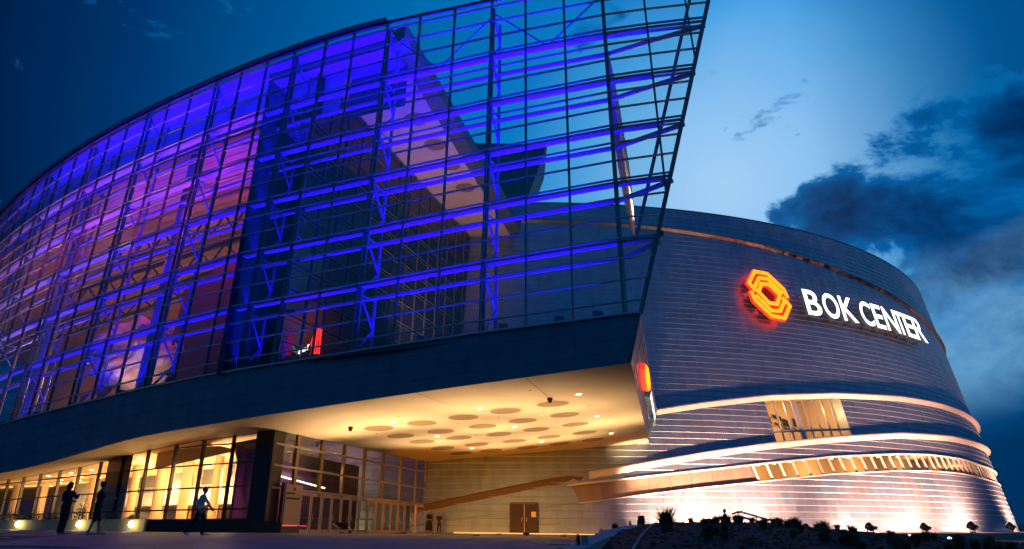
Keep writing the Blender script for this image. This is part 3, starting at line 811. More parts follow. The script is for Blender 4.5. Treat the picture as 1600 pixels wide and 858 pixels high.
mb = MB(); mb.grid([[Vector((q.x, q.y, -.6)) , Vector((q.x, q.y, .9))] for q in lowerL]); mb.build('lobby_upstand', 'darkmet', atrium)
pc = lowerL[-1]; ed = (farC - pc); ed.z = 0; eL = ed.length; ed.normalize(); en = Vector((ed.y, -ed.x, 0))   # en faces the plaza
mb = MB()
q0 = pc - en * .1 + ed * -.1; 
mb.prism([(pc.x + .05, pc.y - .12, -.3), (pc.x + .05 + ed.x * 1.0, pc.y - .12 + ed.y * 1.0, -.3), (pc.x - .55, pc.y + 1.3, -.3), (pc.x - 1.25, pc.y + .35, -.3)], (0, 0, pc.z + .3)); mb.build('corner_pillar', 'darkmet', atrium)
mxe = [430, 467, 505, 539, 571, 600, 627, 651, 667]
def on_wall(x):       # distance along the entrance wall seen at picture column x
    lo, hi = 0., eL
    for _ in range(40):
        m_ = (lo + hi) / 2
        if proj((pc.x + ed.x * m_, pc.y + ed.y * m_, lerp(pc.z, farC.z, m_ / eL)))[0] < x: lo = m_
        else: hi = m_
    return (lo + hi) / 2
de = [on_wall(x) for x in mxe]; de[0] = .9; de[-1] = eL - .1
def EW(d, z, o=0.): return Vector((pc.x + ed.x * d + en.x * o, pc.y + ed.y * d + en.y * o, z))
ztop = lambda d: lerp(pc.z, farC.z, d / eL)
zr = [lambda d: lerp(2.75, 2.42, d / eL), lambda d: lerp(4.1, 3.75, d / eL), lambda d: lerp(5.4, 5.22, d / eL), ztop]
for i, d in enumerate(de):
    mb = MB(); mb.bar(EW(d, 2.4 if i else -.2), EW(d, ztop(d)), .3 if i in (1, 2) else .22, .2, up=en); mb.build('entrance_mullion', 'brass' if i > 0 else 'darkmet', atrium)
    if i < len(de) - 1:
        e = de[i + 1]
        for k in range(3):
            mb = MB(); mb.quad(EW(d, zr[k](d)), EW(e, zr[k](e)), EW(e, zr[k + 1](e)), EW(d, zr[k + 1](d))); mb.build('entrance_pane', 'glassd', atrium)
for k in range(3):
    mb = MB(); mb.bar(EW(.2, zr[k](.2), .06), EW(eL, zr[k](eL), .06), .10, .12); mb.build('entrance_transom', 'doormet', atrium)
# doors of the entrance, pair by pair
dd0, dd1 = on_wall(478), on_wall(646); nd = 13; 
for k in range(nd):
    a = lerp(dd0, dd1, k / nd) + .04; b = lerp(dd0, dd1, (k + 1) / nd) - .04; ht = zr[0]((a + b) / 2) - .12; g = ground_z(*EW(a, 0).xy) - .05
    dr = MB(); w = .13
    for q in (a + w / 2, b - w / 2): dr.bar(EW(q, g, .04), EW(q, ht, .04), w, .07, up=en)
    for z in (ht - .08, g + .15): dr.bar(EW(a + w, z, .04), EW(b - w, z, .04), .07, .2)
    do = dr.build('entrance_door', 'doormet', atrium)
    gm = MB(); gm.quad(EW(a + w, g + .25, .04), EW(b - w, g + .25, .04), EW(b - w, ht - .17, .04), EW(a + w, ht - .17, .04)); gm.build('door_glass', 'glassd', do)
    hm = MB(); hq = b - w - .05 if k % 2 == 0 else a + w + .05; hm.bar(EW(hq, .85, .12), EW(hq, 1.25, .12), .04); hm.build('door_handle', 'trans', do)
    pb_ = MB(); pb_.bar(EW(a + w, 1.0, 0), EW(b - w, 1.0, 0), .05); pb_.build('push_bar', 'trans', do)
mb = MB()      # red threshold reflections come from a low red light bar behind the first doors
mb.bar(EW(on_wall(466), .52, -.8), EW(on_wall(513), .52, -.8), .06, .10); mb.build('red_light_bar', 'redstrip', atrium)
mb = MB(); a, b = on_wall(652), eL - .05
for q in (a, b): mb.bar(EW(q, -.1, .1), EW(q, 2.3, .1), .2, .16, up=en)
mb.bar(EW(a, 2.25, .1), EW(b, 2.25, .1), .16, .2); mb.build('end_door_frame', 'soffit', atrium)

# ---------------------------------------------------------------- lobby behind the lower glass
cam_off = lambda q, d: q + Vector((q.x, q.y, 0)).normalized() * d
def back(q, d, z): r = Vector((-.45, .9, 0)).normalized(); return Vector((q.x + r.x * d, q.y + r.y * d, z))
LB = [samp(lowerL, sl, sl[-1] * k / 40) for k in range(41)]
DP = 34.0
mb = MB(); mb.grid([[back(q, .3, .55), back(q, DP, .55)] for q in LB]); mb.build('lobby_floor', 'lobby', atrium)
mb = MB(); mb.grid([[back(q, .3, q.z - .03), back(q, 6, q.z - .03), back(q, DP, max(5.6, q.z - .1))] for q in LB]); mb.build('lobby_ceiling', 'lobby', atrium)
mb = MB(); mb.grid([[back(q, DP, .5), back(q, DP, 6.5)] for q in LB]); mb.build('lobby_back_wall', 'roomwall', atrium)
def lob(x, dep): return back(samp(lowerL, sl, nearest_s(lowerL, sl, x)), dep, 0)
def lobp(x, dep):        # point seen at picture column x, dep metres behind the glass
    best = None
    for k in range(0, 241):
        q = back(samp(lowerL, sl, sl[-1] * k / 240), dep, 0); e = abs(proj((q.x, q.y, 3))[0] - x)
        if best is None or e < best[0]: best = (e, q)
    return best[1]
bal = [lobp(x, 20) for x in (195, 235, 275, 310, 345, 380, 415)]
mb = MB(); mb.prism([Vector((q.x, q.y, 2.35)) for q in bal] + [Vector((q.x, q.y, 3.55)) for q in bal[::-1]], (-.1, .2, 0)); mb.build('balcony_front', 'white', atrium)
mb = MB(); mb.grid([[Vector((q.x, q.y + .1, 2.4)), Vector((q.x - 3, q.y + 8, 2.4))] for q in bal]); mb.build('balcony_floor', 'lobby', atrium)
mb = MB(); mb.tube(bal[0] + Vector((0, 0, 4.0)), bal[-1] + Vector((0, 0, 4.0)), .05, seg=6)
for k in range(30): q = bal[0].lerp(bal[-1], k / 29); mb.tube(q + Vector((0, 0, 3.5)), q + Vector((0, 0, 4.0)), .025, seg=4)
mb.build('balcony_railing', 'trans', atrium)
for (x, dep, r) in ((207, 12, .5), (247, 9, .62), (262, 22, .5), (291, 13, .62), (305, 24, .5), (338, 15, .55), (352, 26, .5), (378, 18, .5), (110, 10, .5), (66, 12, .5), (20, 10, .5), (140, 16, .5)):
    r *= .66; q = lobp(x, dep); mb = MB(); mb.tube((q.x, q.y, .5), (q.x, q.y, 6.6), r, seg=20, caps=False); mb.build('lobby_column', 'lobby', atrium, smooth=True)
    mb = MB(); mb.lathe((q.x, q.y, 5.0), (0, 0, 1), [(0, r), (.02, r * 1.25), (.5, r * 1.25)], 20); mb.build('column_collar', 'lobby', atrium)
for k in range(44):
    dep = 3 + (k * 7.3) % 29; x = 70 + (k * 61) % 350; q = lobp(x, dep)
    near = min(LB, key=lambda c_: (back(c_, dep, 0) - q).length); zc = lerp(near.z - .03, max(5.6, near.z - .1), max(0, (dep - 6) / (DP - 6)))
    mb = MB(); mb.lathe((q.x, q.y, zc - .01), (0, 0, -1), [(0, .16), (.04, .16), (.04, .1)], 10); mb.build('lobby_downlight', 'down', atrium)
# sloping purple wall panels near the corner and folded soffit band
def lobz(x, dep, z): q = lobp(x, dep); return Vector((q.x, q.y, z))
mb = MB(); mb.prism([lobz(357, 1.6, 5.75), lobz(427, 1.2, 6.0), lobz(427, 1.2, .6), lobz(403, 1.4, .6)], (-.15, .3, 0)); mb.build('purple_wall', 'purple', atrium)
mb = MB(); mb.prism([lobz(300, 3, 6.2), lobz(357, 1.9, 5.4), lobz(357, 1.9, 5.2), lobz(236, 3.4, 4.5), lobz(236, 3.4, 5.9)], (-.3, .6, 0)); mb.build('folded_bulkhead', 'lobby', atrium)
mb = MB(); mb.prism([lobz(159, .5, .6), lobz(196, .5, .6), lobz(199, .5, 6.0), lobz(162, .5, 5.8)], (-.1, .2, 0)); mb.build('lobby_infill_panel', 'roomwall', atrium)
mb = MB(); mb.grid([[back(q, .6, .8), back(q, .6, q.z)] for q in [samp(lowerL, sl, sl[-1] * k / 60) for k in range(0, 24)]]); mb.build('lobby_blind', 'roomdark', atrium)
mb = MB(); mb.prism([EW(.7, .5, -3), EW(9, .5, -3.2), EW(9, 4.6, -3.2), EW(.7, 5.3, -3)], en * -.2); mb.build('vestibule_wall', 'purple', atrium)
mb = MB(); mb.prism([EW(9, .2, -5), EW(19, .2, -5), EW(19, 5.6, -5), EW(9, 5.8, -5)], en * -.2); mb.build('vestibule_end_wall', 'roomwall', atrium)
mb = MB(); mb.bar(EW(2.0, 3.75, -1.6), EW(9.5, 3.2, -2.2), .06, .09); mb.build('reflected_streak', 'down', atrium)  # glowing bar standing in for a streak reflected in the entrance glass
for x, dep, e in ((390, 7, 600), (330, 8, 800), (270, 8, 800), (220, 9, 700), (110, 8, 420), (50, 8, 260), (360, 17, 1100), (290, 17, 1200), (230, 17, 1000), (340, 28, 1200), (260, 28, 1200), (150, 18, 600), (110, 24, 900), (50, 20, 700), (10, 14, 300)):
    q = lobp(x, dep); lamp('lobby_light', 'POINT', (q.x, q.y, 3.9 if x > 200 else 3.4), e * .95, (1, .60, .25), atrium, .4)
q = lob(412, .8); lamp('purple_wall_fill', 'POINT', (q.x + .2, q.y - .2, 2.2), 40, (1, .35, .5), atrium, .2)  # lamp added to lift the purple wall
lamp('vestibule_light', 'POINT', EW(6, 4.2, -1.6), 90, (1, .5, .5), atrium, .3)
for (X_, Y_, e) in ((-11, 47, .8), (-6, 54, .8), (-1, 58, .7), (-7, 45, .9), (-1, 49, .9), (4, 56, .9), (-2, 41, .7), (3, 43, .8), (7, 50, 1.1)):       # uplights added in a grid to light the soffit evenly
    q = Vector((X_, Y_, ground_z(X_, Y_) + .10))
    mb = MB(); mb.lathe((q.x, q.y, q.z - .12), (0, 0, 1), [(0, .2), (.08, .2), (.09, .15)], 14); mb.build('soffit_fill', 'darkmet', atrium)
    lamp('soffit_uplight_lamp', 'SPOT', q, 5000 * e, (1, .62, .31), atrium, .25, q + Vector((-.1, -1.6, 6)), 96, 1)

# ---------------------------------------------------------------- upper room behind the screen, left of the return wall
us = [i for i in range(0, UR + 1)]
def RM(u, dep, z):       # point dep metres behind the screen at height z
    p_ = SP(u, max(0, min(1, (z - BZ) / (TZ - BZ))), 0); q = SP(u, .5); r = Vector((-.30, .95, 0)).normalized(); return Vector((p_.x + r.x * dep, p_.y + r.y * dep, z))
zcl, zbk = 27.3, 24.5
mb = MB(); mb.grid([[SP(u, VB[4] - .004, 2.4), SP(u, .995, 2.4)] for u in us]); mb.build('blue_bulkhead', 'bulk', atrium)
us2 = list(range(0, iM(606) + 1))
for k in range(4): mb = MB(); mb.grid([[SP(u, .992, .25 + k * 2), SP(u, .992, 2.2 + k * 2)] for u in us2]); mb.build('roof_underside', 'bulk', atrium)
mb = MB(); mb.grid([[SP(u, VB[4] - .004, 3.2), SP(u, .99, 3.2)] for u in range(UR, iM(606) + 1)]); mb.build('dark_bulkhead', 'fascia', atrium)
n = 26
for k in range(n):       # slats of the sloping ceiling
    a, b = 2.4 + k * 1.1, 2.4 + (k + 1) * 1.1 - .12
    mb = MB(); z0, z1 = lerp(zcl, zbk, k / n), lerp(zcl, zbk, (k + 1) / n)
    mb.grid([[RM(u, a, z0), RM(u, b, z1), RM(u, b, z1 + .12)] for u in us]); mb.build('ceiling_slat', 'ceil' if k < 6 else 'roomwall', atrium)
mb = MB(); mb.grid([[RM(u, 2.4, zcl + .2), RM(u, 32, zbk + .2)] for u in us]); mb.build('ceiling_backing', 'core', atrium)
mb = MB(); mb.grid([[RM(u, 31, 7), RM(u, 31, zbk + .1)] for u in us]); mb.build('room_back_wall', 'roomwall', atrium)
mb = MB(); mb.grid([[SP(u, 0, .6) + Vector((0, 0, -.15)), RM(u, 31, 8)] for u in us]); mb.build('upper_floor', 'roomdark', atrium)
mb = MB(); mb.prism([RM(UR - .2, 5, 8), RM(UR - 4.6, 9, 8), RM(UR - 4.3, 9, 18.4), RM(UR - .2, 5, 21)], (-.3, .8, 0)); mb.build('maroon_wall', 'roomdark', atrium)
mb = MB()                # dark roof trusses under the ceiling
for (u0, d0, u1, d1) in ((UR - .6, 10, UR - 9, 8), (UR - 1, 16, UR - 13, 14), (UR - 2, 22, UR - 18, 20)):
    a, b = RM(u0, d0, 25.2), RM(u1, d1, 24.2); a2, b2 = a - Vector((0, 0, 1.6)), b - Vector((0, 0, 1.6))
    mb.bar(a, b, .3); mb.bar(a2, b2, .22)
    for k in range(9): mb.bar(a.lerp(b, k / 9), a2.lerp(b2, (k + .5) / 9), .12); mb.bar(a2.lerp(b2, (k + .5) / 9), a.lerp(b, (k + 1) / 9), .12)
mb.build('roof_truss', 'darkmet', atrium)
for (px, dep, r, o) in ((245, 3.2, .42, 0), (70, 3.2, .42, 0), (-30, 3.2, .42, 0)):
    pb_ = min(range(0, UR * 10), key=lambda k: abs(proj(RM(k / 10, dep, 14))[0] - px)) / 10
    a, b = RM(pb_, dep, 8.6), RM(pb_, dep, 27.2); mb = MB(); mb.tube(a, b, r, seg=18, caps=False); mb.build('round_column', 'steel', atrium, smooth=True)
# lights: warm room light, pink wash near the front, blue strips along the sill and half way up
room_l = [(UR - 3, 12, 12, 1300, (1, .42, .26)), (UR - 8, 14, 12, 2600, (1, .42, .15)), (UR - 13, 14, 12, 1900, (1, .38, .15)), (UR - 18, 12, 12, 800, (1, .34, .18)), (UR - 22, 10, 12, 300, (1, .34, .2)),
          (UR - 3, 5, 21.5, 850, (1, .05, .36)), (UR - 7, 5, 21.5, 750, (1, .05, .36)), (UR - 12, 5, 21, 330, (.8, .04, .42)), (UR - 17, 5, 21, 150, (.7, .03, .45))]
for u, dep, z, e, c_ in room_l: lamp('upper_room_light', 'POINT', RM(max(1, u), dep, z), e, c_, atrium, .5)
def blue_strip(u0, u1, v, e, off=1.15):
    a, b = SP(u0, v, off), SP(u1, v, off); m_ = (a + b) / 2; d = (b - a)
    l = lamp('blue_strip_lamp', 'AREA', m_, e, (.014, .0, 1), atrium, d.length, None, sizey=.25, spread=110)
    x = d.normalized(); zc = Vector((0, 0, -1)); y = zc.cross(x).normalized(); zc = x.cross(y)
    l.rotation_euler = Matrix((x, y, zc)).transposed().to_euler()
step = 3
u = 0
for i in sorted(set(tr)):
    if i < 2: continue
    if i == NC - 4: continue
    nxt = min(i + 3, NC - 4)
    far = i > UR
    for v_, e_ in ((.03, 700), (VB[0] + .02, 420), (VB[1] + .02, 420), (VB[2] + .02, 420), (VB[3] + .02, 520), (VB[4] + .02, 520)):
        blue_strip(i + .1, nxt - (.1 if nxt < NC - 4 else .6), v_, e_ * (.65 if nxt >= NC - 4 else 1) * (.45 * min(1, max(.12, (i - 2) / 13)) if not far else 1.1))
# small floods standing on the sill and clipped to the rear chords
for u in [NC - 4 - .6, NC - 5.4, NC - 6.6, NC - 8.5, NC - 10.6, NC - 12.5] + [UR - 1.3, UR - 3.4, UR - 5.2, UR - 7.3, UR - 9.1, UR - 11]:
    p_ = SP(u, 0, .7); mb = MB(); mb.box(p_ + Vector((0, 0, .35)), .5, .4, .34); mb.tube(p_, p_ + Vector((0, 0, .25)), .05, seg=6); mb.build('sill_floodlight', 'navy' if u < UR else 'steel', atrium)
for (x, y) in ((851, 299), (921, 291), (860, 309), (930, 383), (862, 399), (797, 421), (861, 401), (935, 399)):
    best = None
    for k in range(240):
        u = UR + (NC - 4 - UR) * k / 239
        for v in VB[:5]:
            q = SP(u, v - .02, 1.9); pq = proj(q); e = (pq[0] - x) ** 2 + ((pq[1] - y) * 1.) ** 2
            if best is None or e < best[0]: best = (e, u, v)
    _, u, v = best; a, b = SP(u - .18, v - .018, 1.75), SP(u + .18, v - .018, 1.75)
    mb = MB(); mb.bar(a, b, .12, .06); mb.build('linear_fitting', 'bluelens', atrium)

# hanging sculpture of crumpled sheets
def blob(px, py, w, hgt, Y, seed):
    c0 = atY(px, py, Y); rows = []
    for j in range(25):
        r = []
        for i in range(45):
            a, b = i / 44 - .5, j / 24 - .5
            ed = 1 + .16 * math.sin(9 * b + seed) + .10 * math.sin(23 * b + 2 * seed); top = 1 + .22 * math.sin(7 * a + seed * 2) + .12 * math.sin(19 * a)
            fold = .30 * math.sin(11 * a + 5 * b + seed) + .16 * math.sin(26 * a - 14 * b) + .07 * math.sin(50 * a + 31 * b)
            r.append(c0 + Vector((a * w * ed, 2.2 * (a * a * 4 - .4) * .6 - 2.0 * (.25 - b * b) + fold, b * hgt * top + .35 * math.sin(5 * a + seed) + .10 * math.sin(31 * a))))
        rows.append(r)
    return rows
sculpt = thing('hanging_sculpture', 'crumpled pale sheet sculpture hanging in the upper room behind the blue screen', 'sculpture', tuple(atY(215, 560, 52)))
for k, (px, py, w, hg, Y) in enumerate(((205, 580, 6.0, 3.4, 51.5), (212, 535, 8.4, 2.6, 54), (285, 562, 4.2, 2.0, 52.5))):
    mb = MB(); mb.grid(blob(px, py, w, hg, Y, k)); mb.build('sheet', 'paper', sculpt, smooth=True)
mb = MB()
for px in (150, 210, 280, 320): a = atY(px, 520, 52); mb.tube(a, a + Vector((0, 0, 9)), .02, seg=5)
mb.build('suspension_cable', 'darkmet', sculpt)
lamp('sculpture_fill', 'SPOT', tuple(atY(190, 600, 47.5)), 550, (1, .42, .26), sculpt, .3, tuple(atY(225, 555, 52)), 75, .8)  # warm spot added to make the sheets show

# ---------------------------------------------------------------- inner return wall (dark glazed), roof slab with round recesses
P0 = SP(UR, 0, .4); P1 = Vector((-4.5, 68.4, 0)); zS = 30.3
S0 = atz(500, 116, zS); S1 = atz(736, 371, zS)
def IW(s, z):
    a = P0.lerp(P1, s); t = max(0, min(1, (z - 9.5) / (zS - 9.5))); top = Vector(S0).lerp(Vector(S1), s); b = Vector((lerp(a.x, top.x, t), lerp(a.y, top.y, t), z)); return b
ns = 14; zrw = [9.5 + 1.7 * k for k in range(12)] + [zS]
for i in range(ns):
    for k in range(len(zrw) - 1):
        mb = MB(); mb.quad(IW(i / ns, zrw[k]), IW((i + 1) / ns, zrw[k]), IW((i + 1) / ns, zrw[k + 1]), IW(i / ns, zrw[k + 1])); mb.build('return_pane', 'navyglass', atrium)
for k in range(len(zrw)):
    mb = MB(); mb.bar(IW(0, zrw[k]) + Vector((.1, -.05, 0)), IW(1, zrw[k]) + Vector((.1, -.05, 0)), .05, .05)
    mb.bar(IW(0, zrw[k] - .3) + Vector((.1, -.05, 0)), IW(1, zrw[k] - .3) + Vector((.1, -.05, 0)), .03, .03); mb.build('return_transom', 'mull', atrium)
for i in range(0, ns + 1): mb = MB(); mb.bar(IW(i / ns, 9.5), IW(i / ns, zS), .10, .2, up=(1, 0, 0)); mb.build('return_mullion', 'mull', atrium)
mb = MB(); mb.quad(IW(0, 9) + Vector((-3.5, 0, 0)), IW(1, 9) + Vector((-3.5, 0, 0)), IW(1, 30) + Vector((-3.5, 0, 0)), IW(0, 30) + Vector((-3.5, 0, 0))); mb.build('return_backing', 'fascia', atrium)
e0, e1 = atz(612, 73, zS), atz(799, 368, zS)
mb = MB(); w0, w1 = Vector(S0) + Vector((-4, 1, 0)), Vector(S1) + Vector((-3.5, 2, 0))
slab = [w0, Vector(e0), Vector(e1) + Vector((.4, 2, 0)), w1]
mb.prism(slab, (0, 0, 1.5)); mb.build('roof_slab', 'slab', atrium)
mb = MB(); dd = (Vector(e1) - Vector(e0)); sd = Vector((dd.y, -dd.x, 0)).normalized()
mb.prism([Vector(e0) + sd * .01, Vector(e1) + sd * .01, Vector(e1) + sd * .9 + Vector((0, 0, .6)), Vector(e0) + sd * .9 + Vector((0, 0, .6))], (0, 0, 1.2)); mb.build('slab_fascia', 'fascia', atrium)
for (x, y, r) in ((650, 186, .95), (680, 226, .95), (703, 258, .95), (727, 293, .95)):
    q = atz(x, y, zS); mb = MB(); mb.lathe(q + Vector((0, 0, -.005)), (0, 0, -1), [(0, 1.15), (.02, 1.12)], 28); mb.build('slab_disc_rim', 'slab', atrium)
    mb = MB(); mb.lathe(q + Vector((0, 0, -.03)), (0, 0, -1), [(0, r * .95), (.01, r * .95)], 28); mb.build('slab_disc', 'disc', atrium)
lamp('slab_fill', 'SPOT', tuple(IW(.55, 10.5) + Vector((4, -3, 0))), 8500, (1, .42, .36), atrium, .4, tuple(atz(715, 290, zS)), 105, 1)  # spot added on the deck to light the slab from below
mb = MB(); mb.box(IW(.55, 10.0) + Vector((4, -3, 0)), .5, .5, .4); mb.build('slab_fill_fitting', 'darkmet', atrium)  # fitting made up for the added deck spot
# deck between screen and hall
mb = MB()
dk = [SP(UR, 0, .2), SP(NC - 4, 0, .2), FT[-1] + Vector((-.1, .2, 0)), E_ + Vector((-.2, 0, -.5)), cp(2, 9.8, .2), cp(-6, 9.8, .2)]
mb.poly([Vector((q.x, q.y, 9.6)) for q in dk]); mb.build('deck', 'fascia', atrium)

# ================================================================ SIGNS
def glyph_mesh(ch, bold=.012, depth=.10):
    cu = bpy.data.curves.new('glyph', 'FONT'); cu.body = ch; cu.size = 1; cu.extrude = depth / 2; cu.offset = bold; cu.resolution_u = 6
    ob = bpy.data.objects.new('glyph', cu); COL.objects.link(ob); bpy.context.view_layer.update()
    dg = bpy.context.evaluated_depsgraph_get(); me = bpy.data.meshes.new_from_object(ob.evaluated_get(dg))
    bpy.data.objects.remove(ob); bpy.data.curves.remove(cu)
    return me
def place_glyph(name, ch, fn, parent, h_, w_, face, side, bold=.014):
    "fn(u, v, o) maps letter metres to the world; returns a letter with lit face and dark sides"
    me = glyph_mesh(ch, bold); xs = [v.co.x for v in me.vertices]; ys = [v.co.y for v in me.vertices]
    x0, x1, y0, y1 = min(xs), max(xs), min(ys), max(ys)
    for v in me.vertices:
        fx = (v.co.x - x0) / (x1 - x0); fy = (v.co.y - y0) / (y1 - y0); v.co = fn((fx - .5) * w_, fy * h_, .22 if v.co.z > 0 else -.18)
    me.materials.clear(); me.materials.append(M[face]); me.materials.append(M[side])
    me.update()
    return me, link(name, me, None, parent)
def cone_frame(th, z, off):
    o = cp(th, z, off); x = (cp(th + .5, z, off) - cp(th - .5, z, off)).normalized(); up = (cp(th, z + 1, off) - cp(th, z - 1, off)).normalized(); n = x.cross(up)
    return o, x, up, n
def letters(sign, spec, base, h_, frame):
    for ch, u, w_ in spec:
        o, x, up, n = frame(u)
        fn = lambda a, b, c_: o + x * a + up * b + n * c_
        me, ob = place_glyph('letter', ch, fn, sign, h_, w_, 'signw', 'signside')
        ctr = sum((p_.center for p_ in me.polygons), Vector()) / len(me.polygons)
        for p_ in me.polygons: p_.material_index = 0 if p_.normal.dot(n) > .7 else 1
sign = thing('wall_sign', 'glowing orange octagon emblem with white letters reading BOK CENTER on the leaning wall', 'sign', tuple(cp(20.1, 24.7, .9)))
zb = 22.75
px_l = [('B', 1252, 1284, 0), ('O', 1282, 1315, 0), ('K', 1312, 1342, 0), ('C', 1345, 1369, 0), ('E', 1367, 1386, 0), ('N', 1384, 1409, 0), ('T', 1403, 1421, 0), ('E', 1417, 1434, 0), ('R', 1431, 1450, 0)]
zb = chit(1310, 503, .95)[1] + .22
yb = [(1257, 489), (1310, 503), (1360, 515), (1447, 538)]
spec = []
for ch, a, b, _ in px_l:
    a, b = [q - (q - 1252) * .042 - 1 for q in (a, b)]
    m_ = (a + b) / 2; y = interp(yb, m_) - 20
    ta, tb = chit(a, y, .95)[0], chit(b, y, .95)[0]; r = (CR - CS * 24) * math.pi / 180
    spec.append((ch, (ta + tb) / 2, (tb - ta) * r * .74))
letters(sign, spec, zb, 3.15, lambda t: cone_frame(t, zb, .95))
mb = MB()
for ch, t, w_ in spec:
    for s_ in (-.35, .35):
        for z in (zb + .35, zb + 2.6): q = t + s_ * w_ / 1.35; mb.tube(cp(q, z, .04), cp(q, z, .8), .06, seg=6)
    mb.box(cp(t, zb - .05, .2), .2, .2, .2)
mb.build('standoffs', 'signbox', sign, stuff=True)
# emblem: three nested octagonal bands above, the same three turned round below, interlocked along a slanting seam
def octp(r, ang):       # point on an octagon at polar angle
    a = ang % 45; a0 = (ang // 45) * 45 ; k = math.cos(math.radians(22.5)) / math.cos(math.radians((ang + 22.5) % 45 - 22.5)) if False else 1
    s_ = math.radians(ang); ap = math.cos(math.radians(22.5)) * r
    d = ((ang) % 45) ; d = d if d <= 22.5 else d - 45
    rr = ap / math.cos(math.radians(d)); return rr * math.cos(s_), rr * math.sin(s_)
EMB = [[(455, 325), (440, 252), (330, 130), (222, 113), (148, 208), (168, 240), (200, 276)], [(424, 292), (320, 171), (245, 167), (186, 245)],
       [(452, 271), (440, 344), (330, 466)]]
EMB = EMB[:2]
def emblem(parent, frame, W_, H_):
    "interlocked octagonal bands: two arcs above, the same turned half round below, and a closed ring in the middle"
    o, x, up, n = frame
    def uv(p_): zx, zy = p_; return (zx - 302) / 330 * W_, -(zy - 298 - .10 * (zx - 302)) / 385 * H_
    lines = []
    for L in EMB: lines.append([uv(p_) for p_ in L]); lines.append([tuple(-c for c in uv(p_)) for p_ in L])
    lines.append([uv(p_) for p_ in ((213, 278), (254, 213), (320, 218), (391, 303), (350, 374), (280, 366), (213, 278))])
    th = .046 * (W_ + H_)
    for L in lines:
        closed = L[0] == L[-1]; n_ = len(L)
        def offs(w):
            out = []
            for k in range(n_):
                p_ = Vector(L[k] + (0,)); a = Vector(L[k - 1] + (0,)) if k else (Vector(L[-2] + (0,)) if closed else None); b = Vector(L[k + 1] + (0,)) if k < n_ - 1 else (Vector(L[1] + (0,)) if closed else None)
                d1 = (p_ - a).normalized() if a is not None else (b - p_).normalized(); d2 = (b - p_).normalized() if b is not None else d1
                t = (d1 + d2).normalized(); nn = Vector((-t.y, t.x, 0)); m_ = w / max(.5, nn.dot(Vector((-d1.y, d1.x, 0)))); e = Vector((0, 0, 0))
                if not closed and w < th * .5 and k in (0, n_ - 1): e = d1 * (.05 if k == 0 else -.05) * (W_ / 5)
                out.append((p_ + nn * m_ + e, p_ - nn * m_ + e))
            return out
        for nm, m_, w, c0, c1 in (('emblem_rim', 'neonred', th * .5, -.2, .12), ('emblem_face', 'neon', th * .5 - .05 * (W_ / 5), .10, .2)):
            q = offs(w); mb = MB()
            P_ = lambda v, c_: o + x * v.x + up * v.y + n * c_
            for k in range(n_ - 1):
                (a, b), (c_, d) = q[k], q[k + 1]
                mb.quad(P_(a, c1), P_(b, c1), P_(d, c1), P_(c_, c1)); mb.quad(P_(a, c0), P_(a, c1), P_(c_, c1), P_(c_, c0)); mb.quad(P_(b, c0), P_(d, c0), P_(d, c1), P_(b, c1))
            for (a, b) in ((q[0]), (q[-1])):
                if not closed: mb.quad(P_(a, c0), P_(b, c0), P_(b, c1), P_(a, c1))
            mb.build(nm, m_, parent)
    mb = MB(); pts = [(-.5, .30), (-.24, .5), (.12, .5), (.5, .18), (.5, -.30), (.24, -.5), (-.12, -.5), (-.5, -.18)]
    mb.prism([o + x * a * W_ * .93 + up * b * H_ * .93 - n * .28 for a, b in pts], n * .05); mb.build('emblem_back', 'signbox', parent)
ec = chit(1201, 461, .95); fr = cone_frame(ec[0], ec[1], .95)
emblem(sign, fr, 5.1, 5.9)
for k in range(8): lamp('emblem_glow', 'POINT', tuple(cp(20.05 + 2.15 * math.cos(k * .785), 24.7 + 2.9 * math.sin(k * .785), .55)), 10, (1, .05, .05), sign, .25)
lamp('emblem_glow', 'POINT', tuple(cp(20.05, 24.7, 3.2)), 110, (1, .05, .08), sign, .5)

# second sign seen almost edge-on on the return face
sign2 = thing('side_sign', 'second glowing emblem with white letters seen edge-on on the side of the block', 'sign', tuple(RF(.5, .4, .3)))
nr = (RF(.5, .5, 1) - RF(.5, .5)).normalized(); xr = (RF(1, .5) - RF(0, .5)).normalized(); ur = nr.cross(xr).normalized(); ur = ur if ur.z > 0 else -ur
xr2 = ur.cross(nr).normalized()
orderx = 1 if xr2.dot(Vector((0, 1, 0))) > 0 else -1
L2 = (RF(1, .5) - RF(0, .5)).length
def fr2(d, v=.0): return RF(.5, .5, .16) + xr2 * orderx * (d - L2 / 2) + ur * v, xr2 * orderx, ur, nr
def d_at(y):
    return min((abs(proj(fr2(L2 * k / 200, -.1)[0])[1] - y), L2 * k / 200) for k in range(201))[1]
da_, db_, dc_ = d_at(566), d_at(612), d_at(653)
emblem(sign2, fr2((da_ + db_) / 2, -.1), (db_ - da_) * .8, .42)
sp2 = [(ch, lerp(db_, dc_, (k + .5) / 9), (dc_ - db_) / 10.5) for k, ch in enumerate('BOKCENTER')]
for ch, d, w_ in sp2:
    o, x, up, n = fr2(d, -.45); fn = lambda a, b, c_: o + x * a + up * b + n * c_
    me, ob = place_glyph('letter', ch, fn, sign2, .45, w_, 'signw', 'signside')
    for p_ in me.polygons: p_.material_index = 0 if abs(p_.normal.dot(n)) > .7 else 1
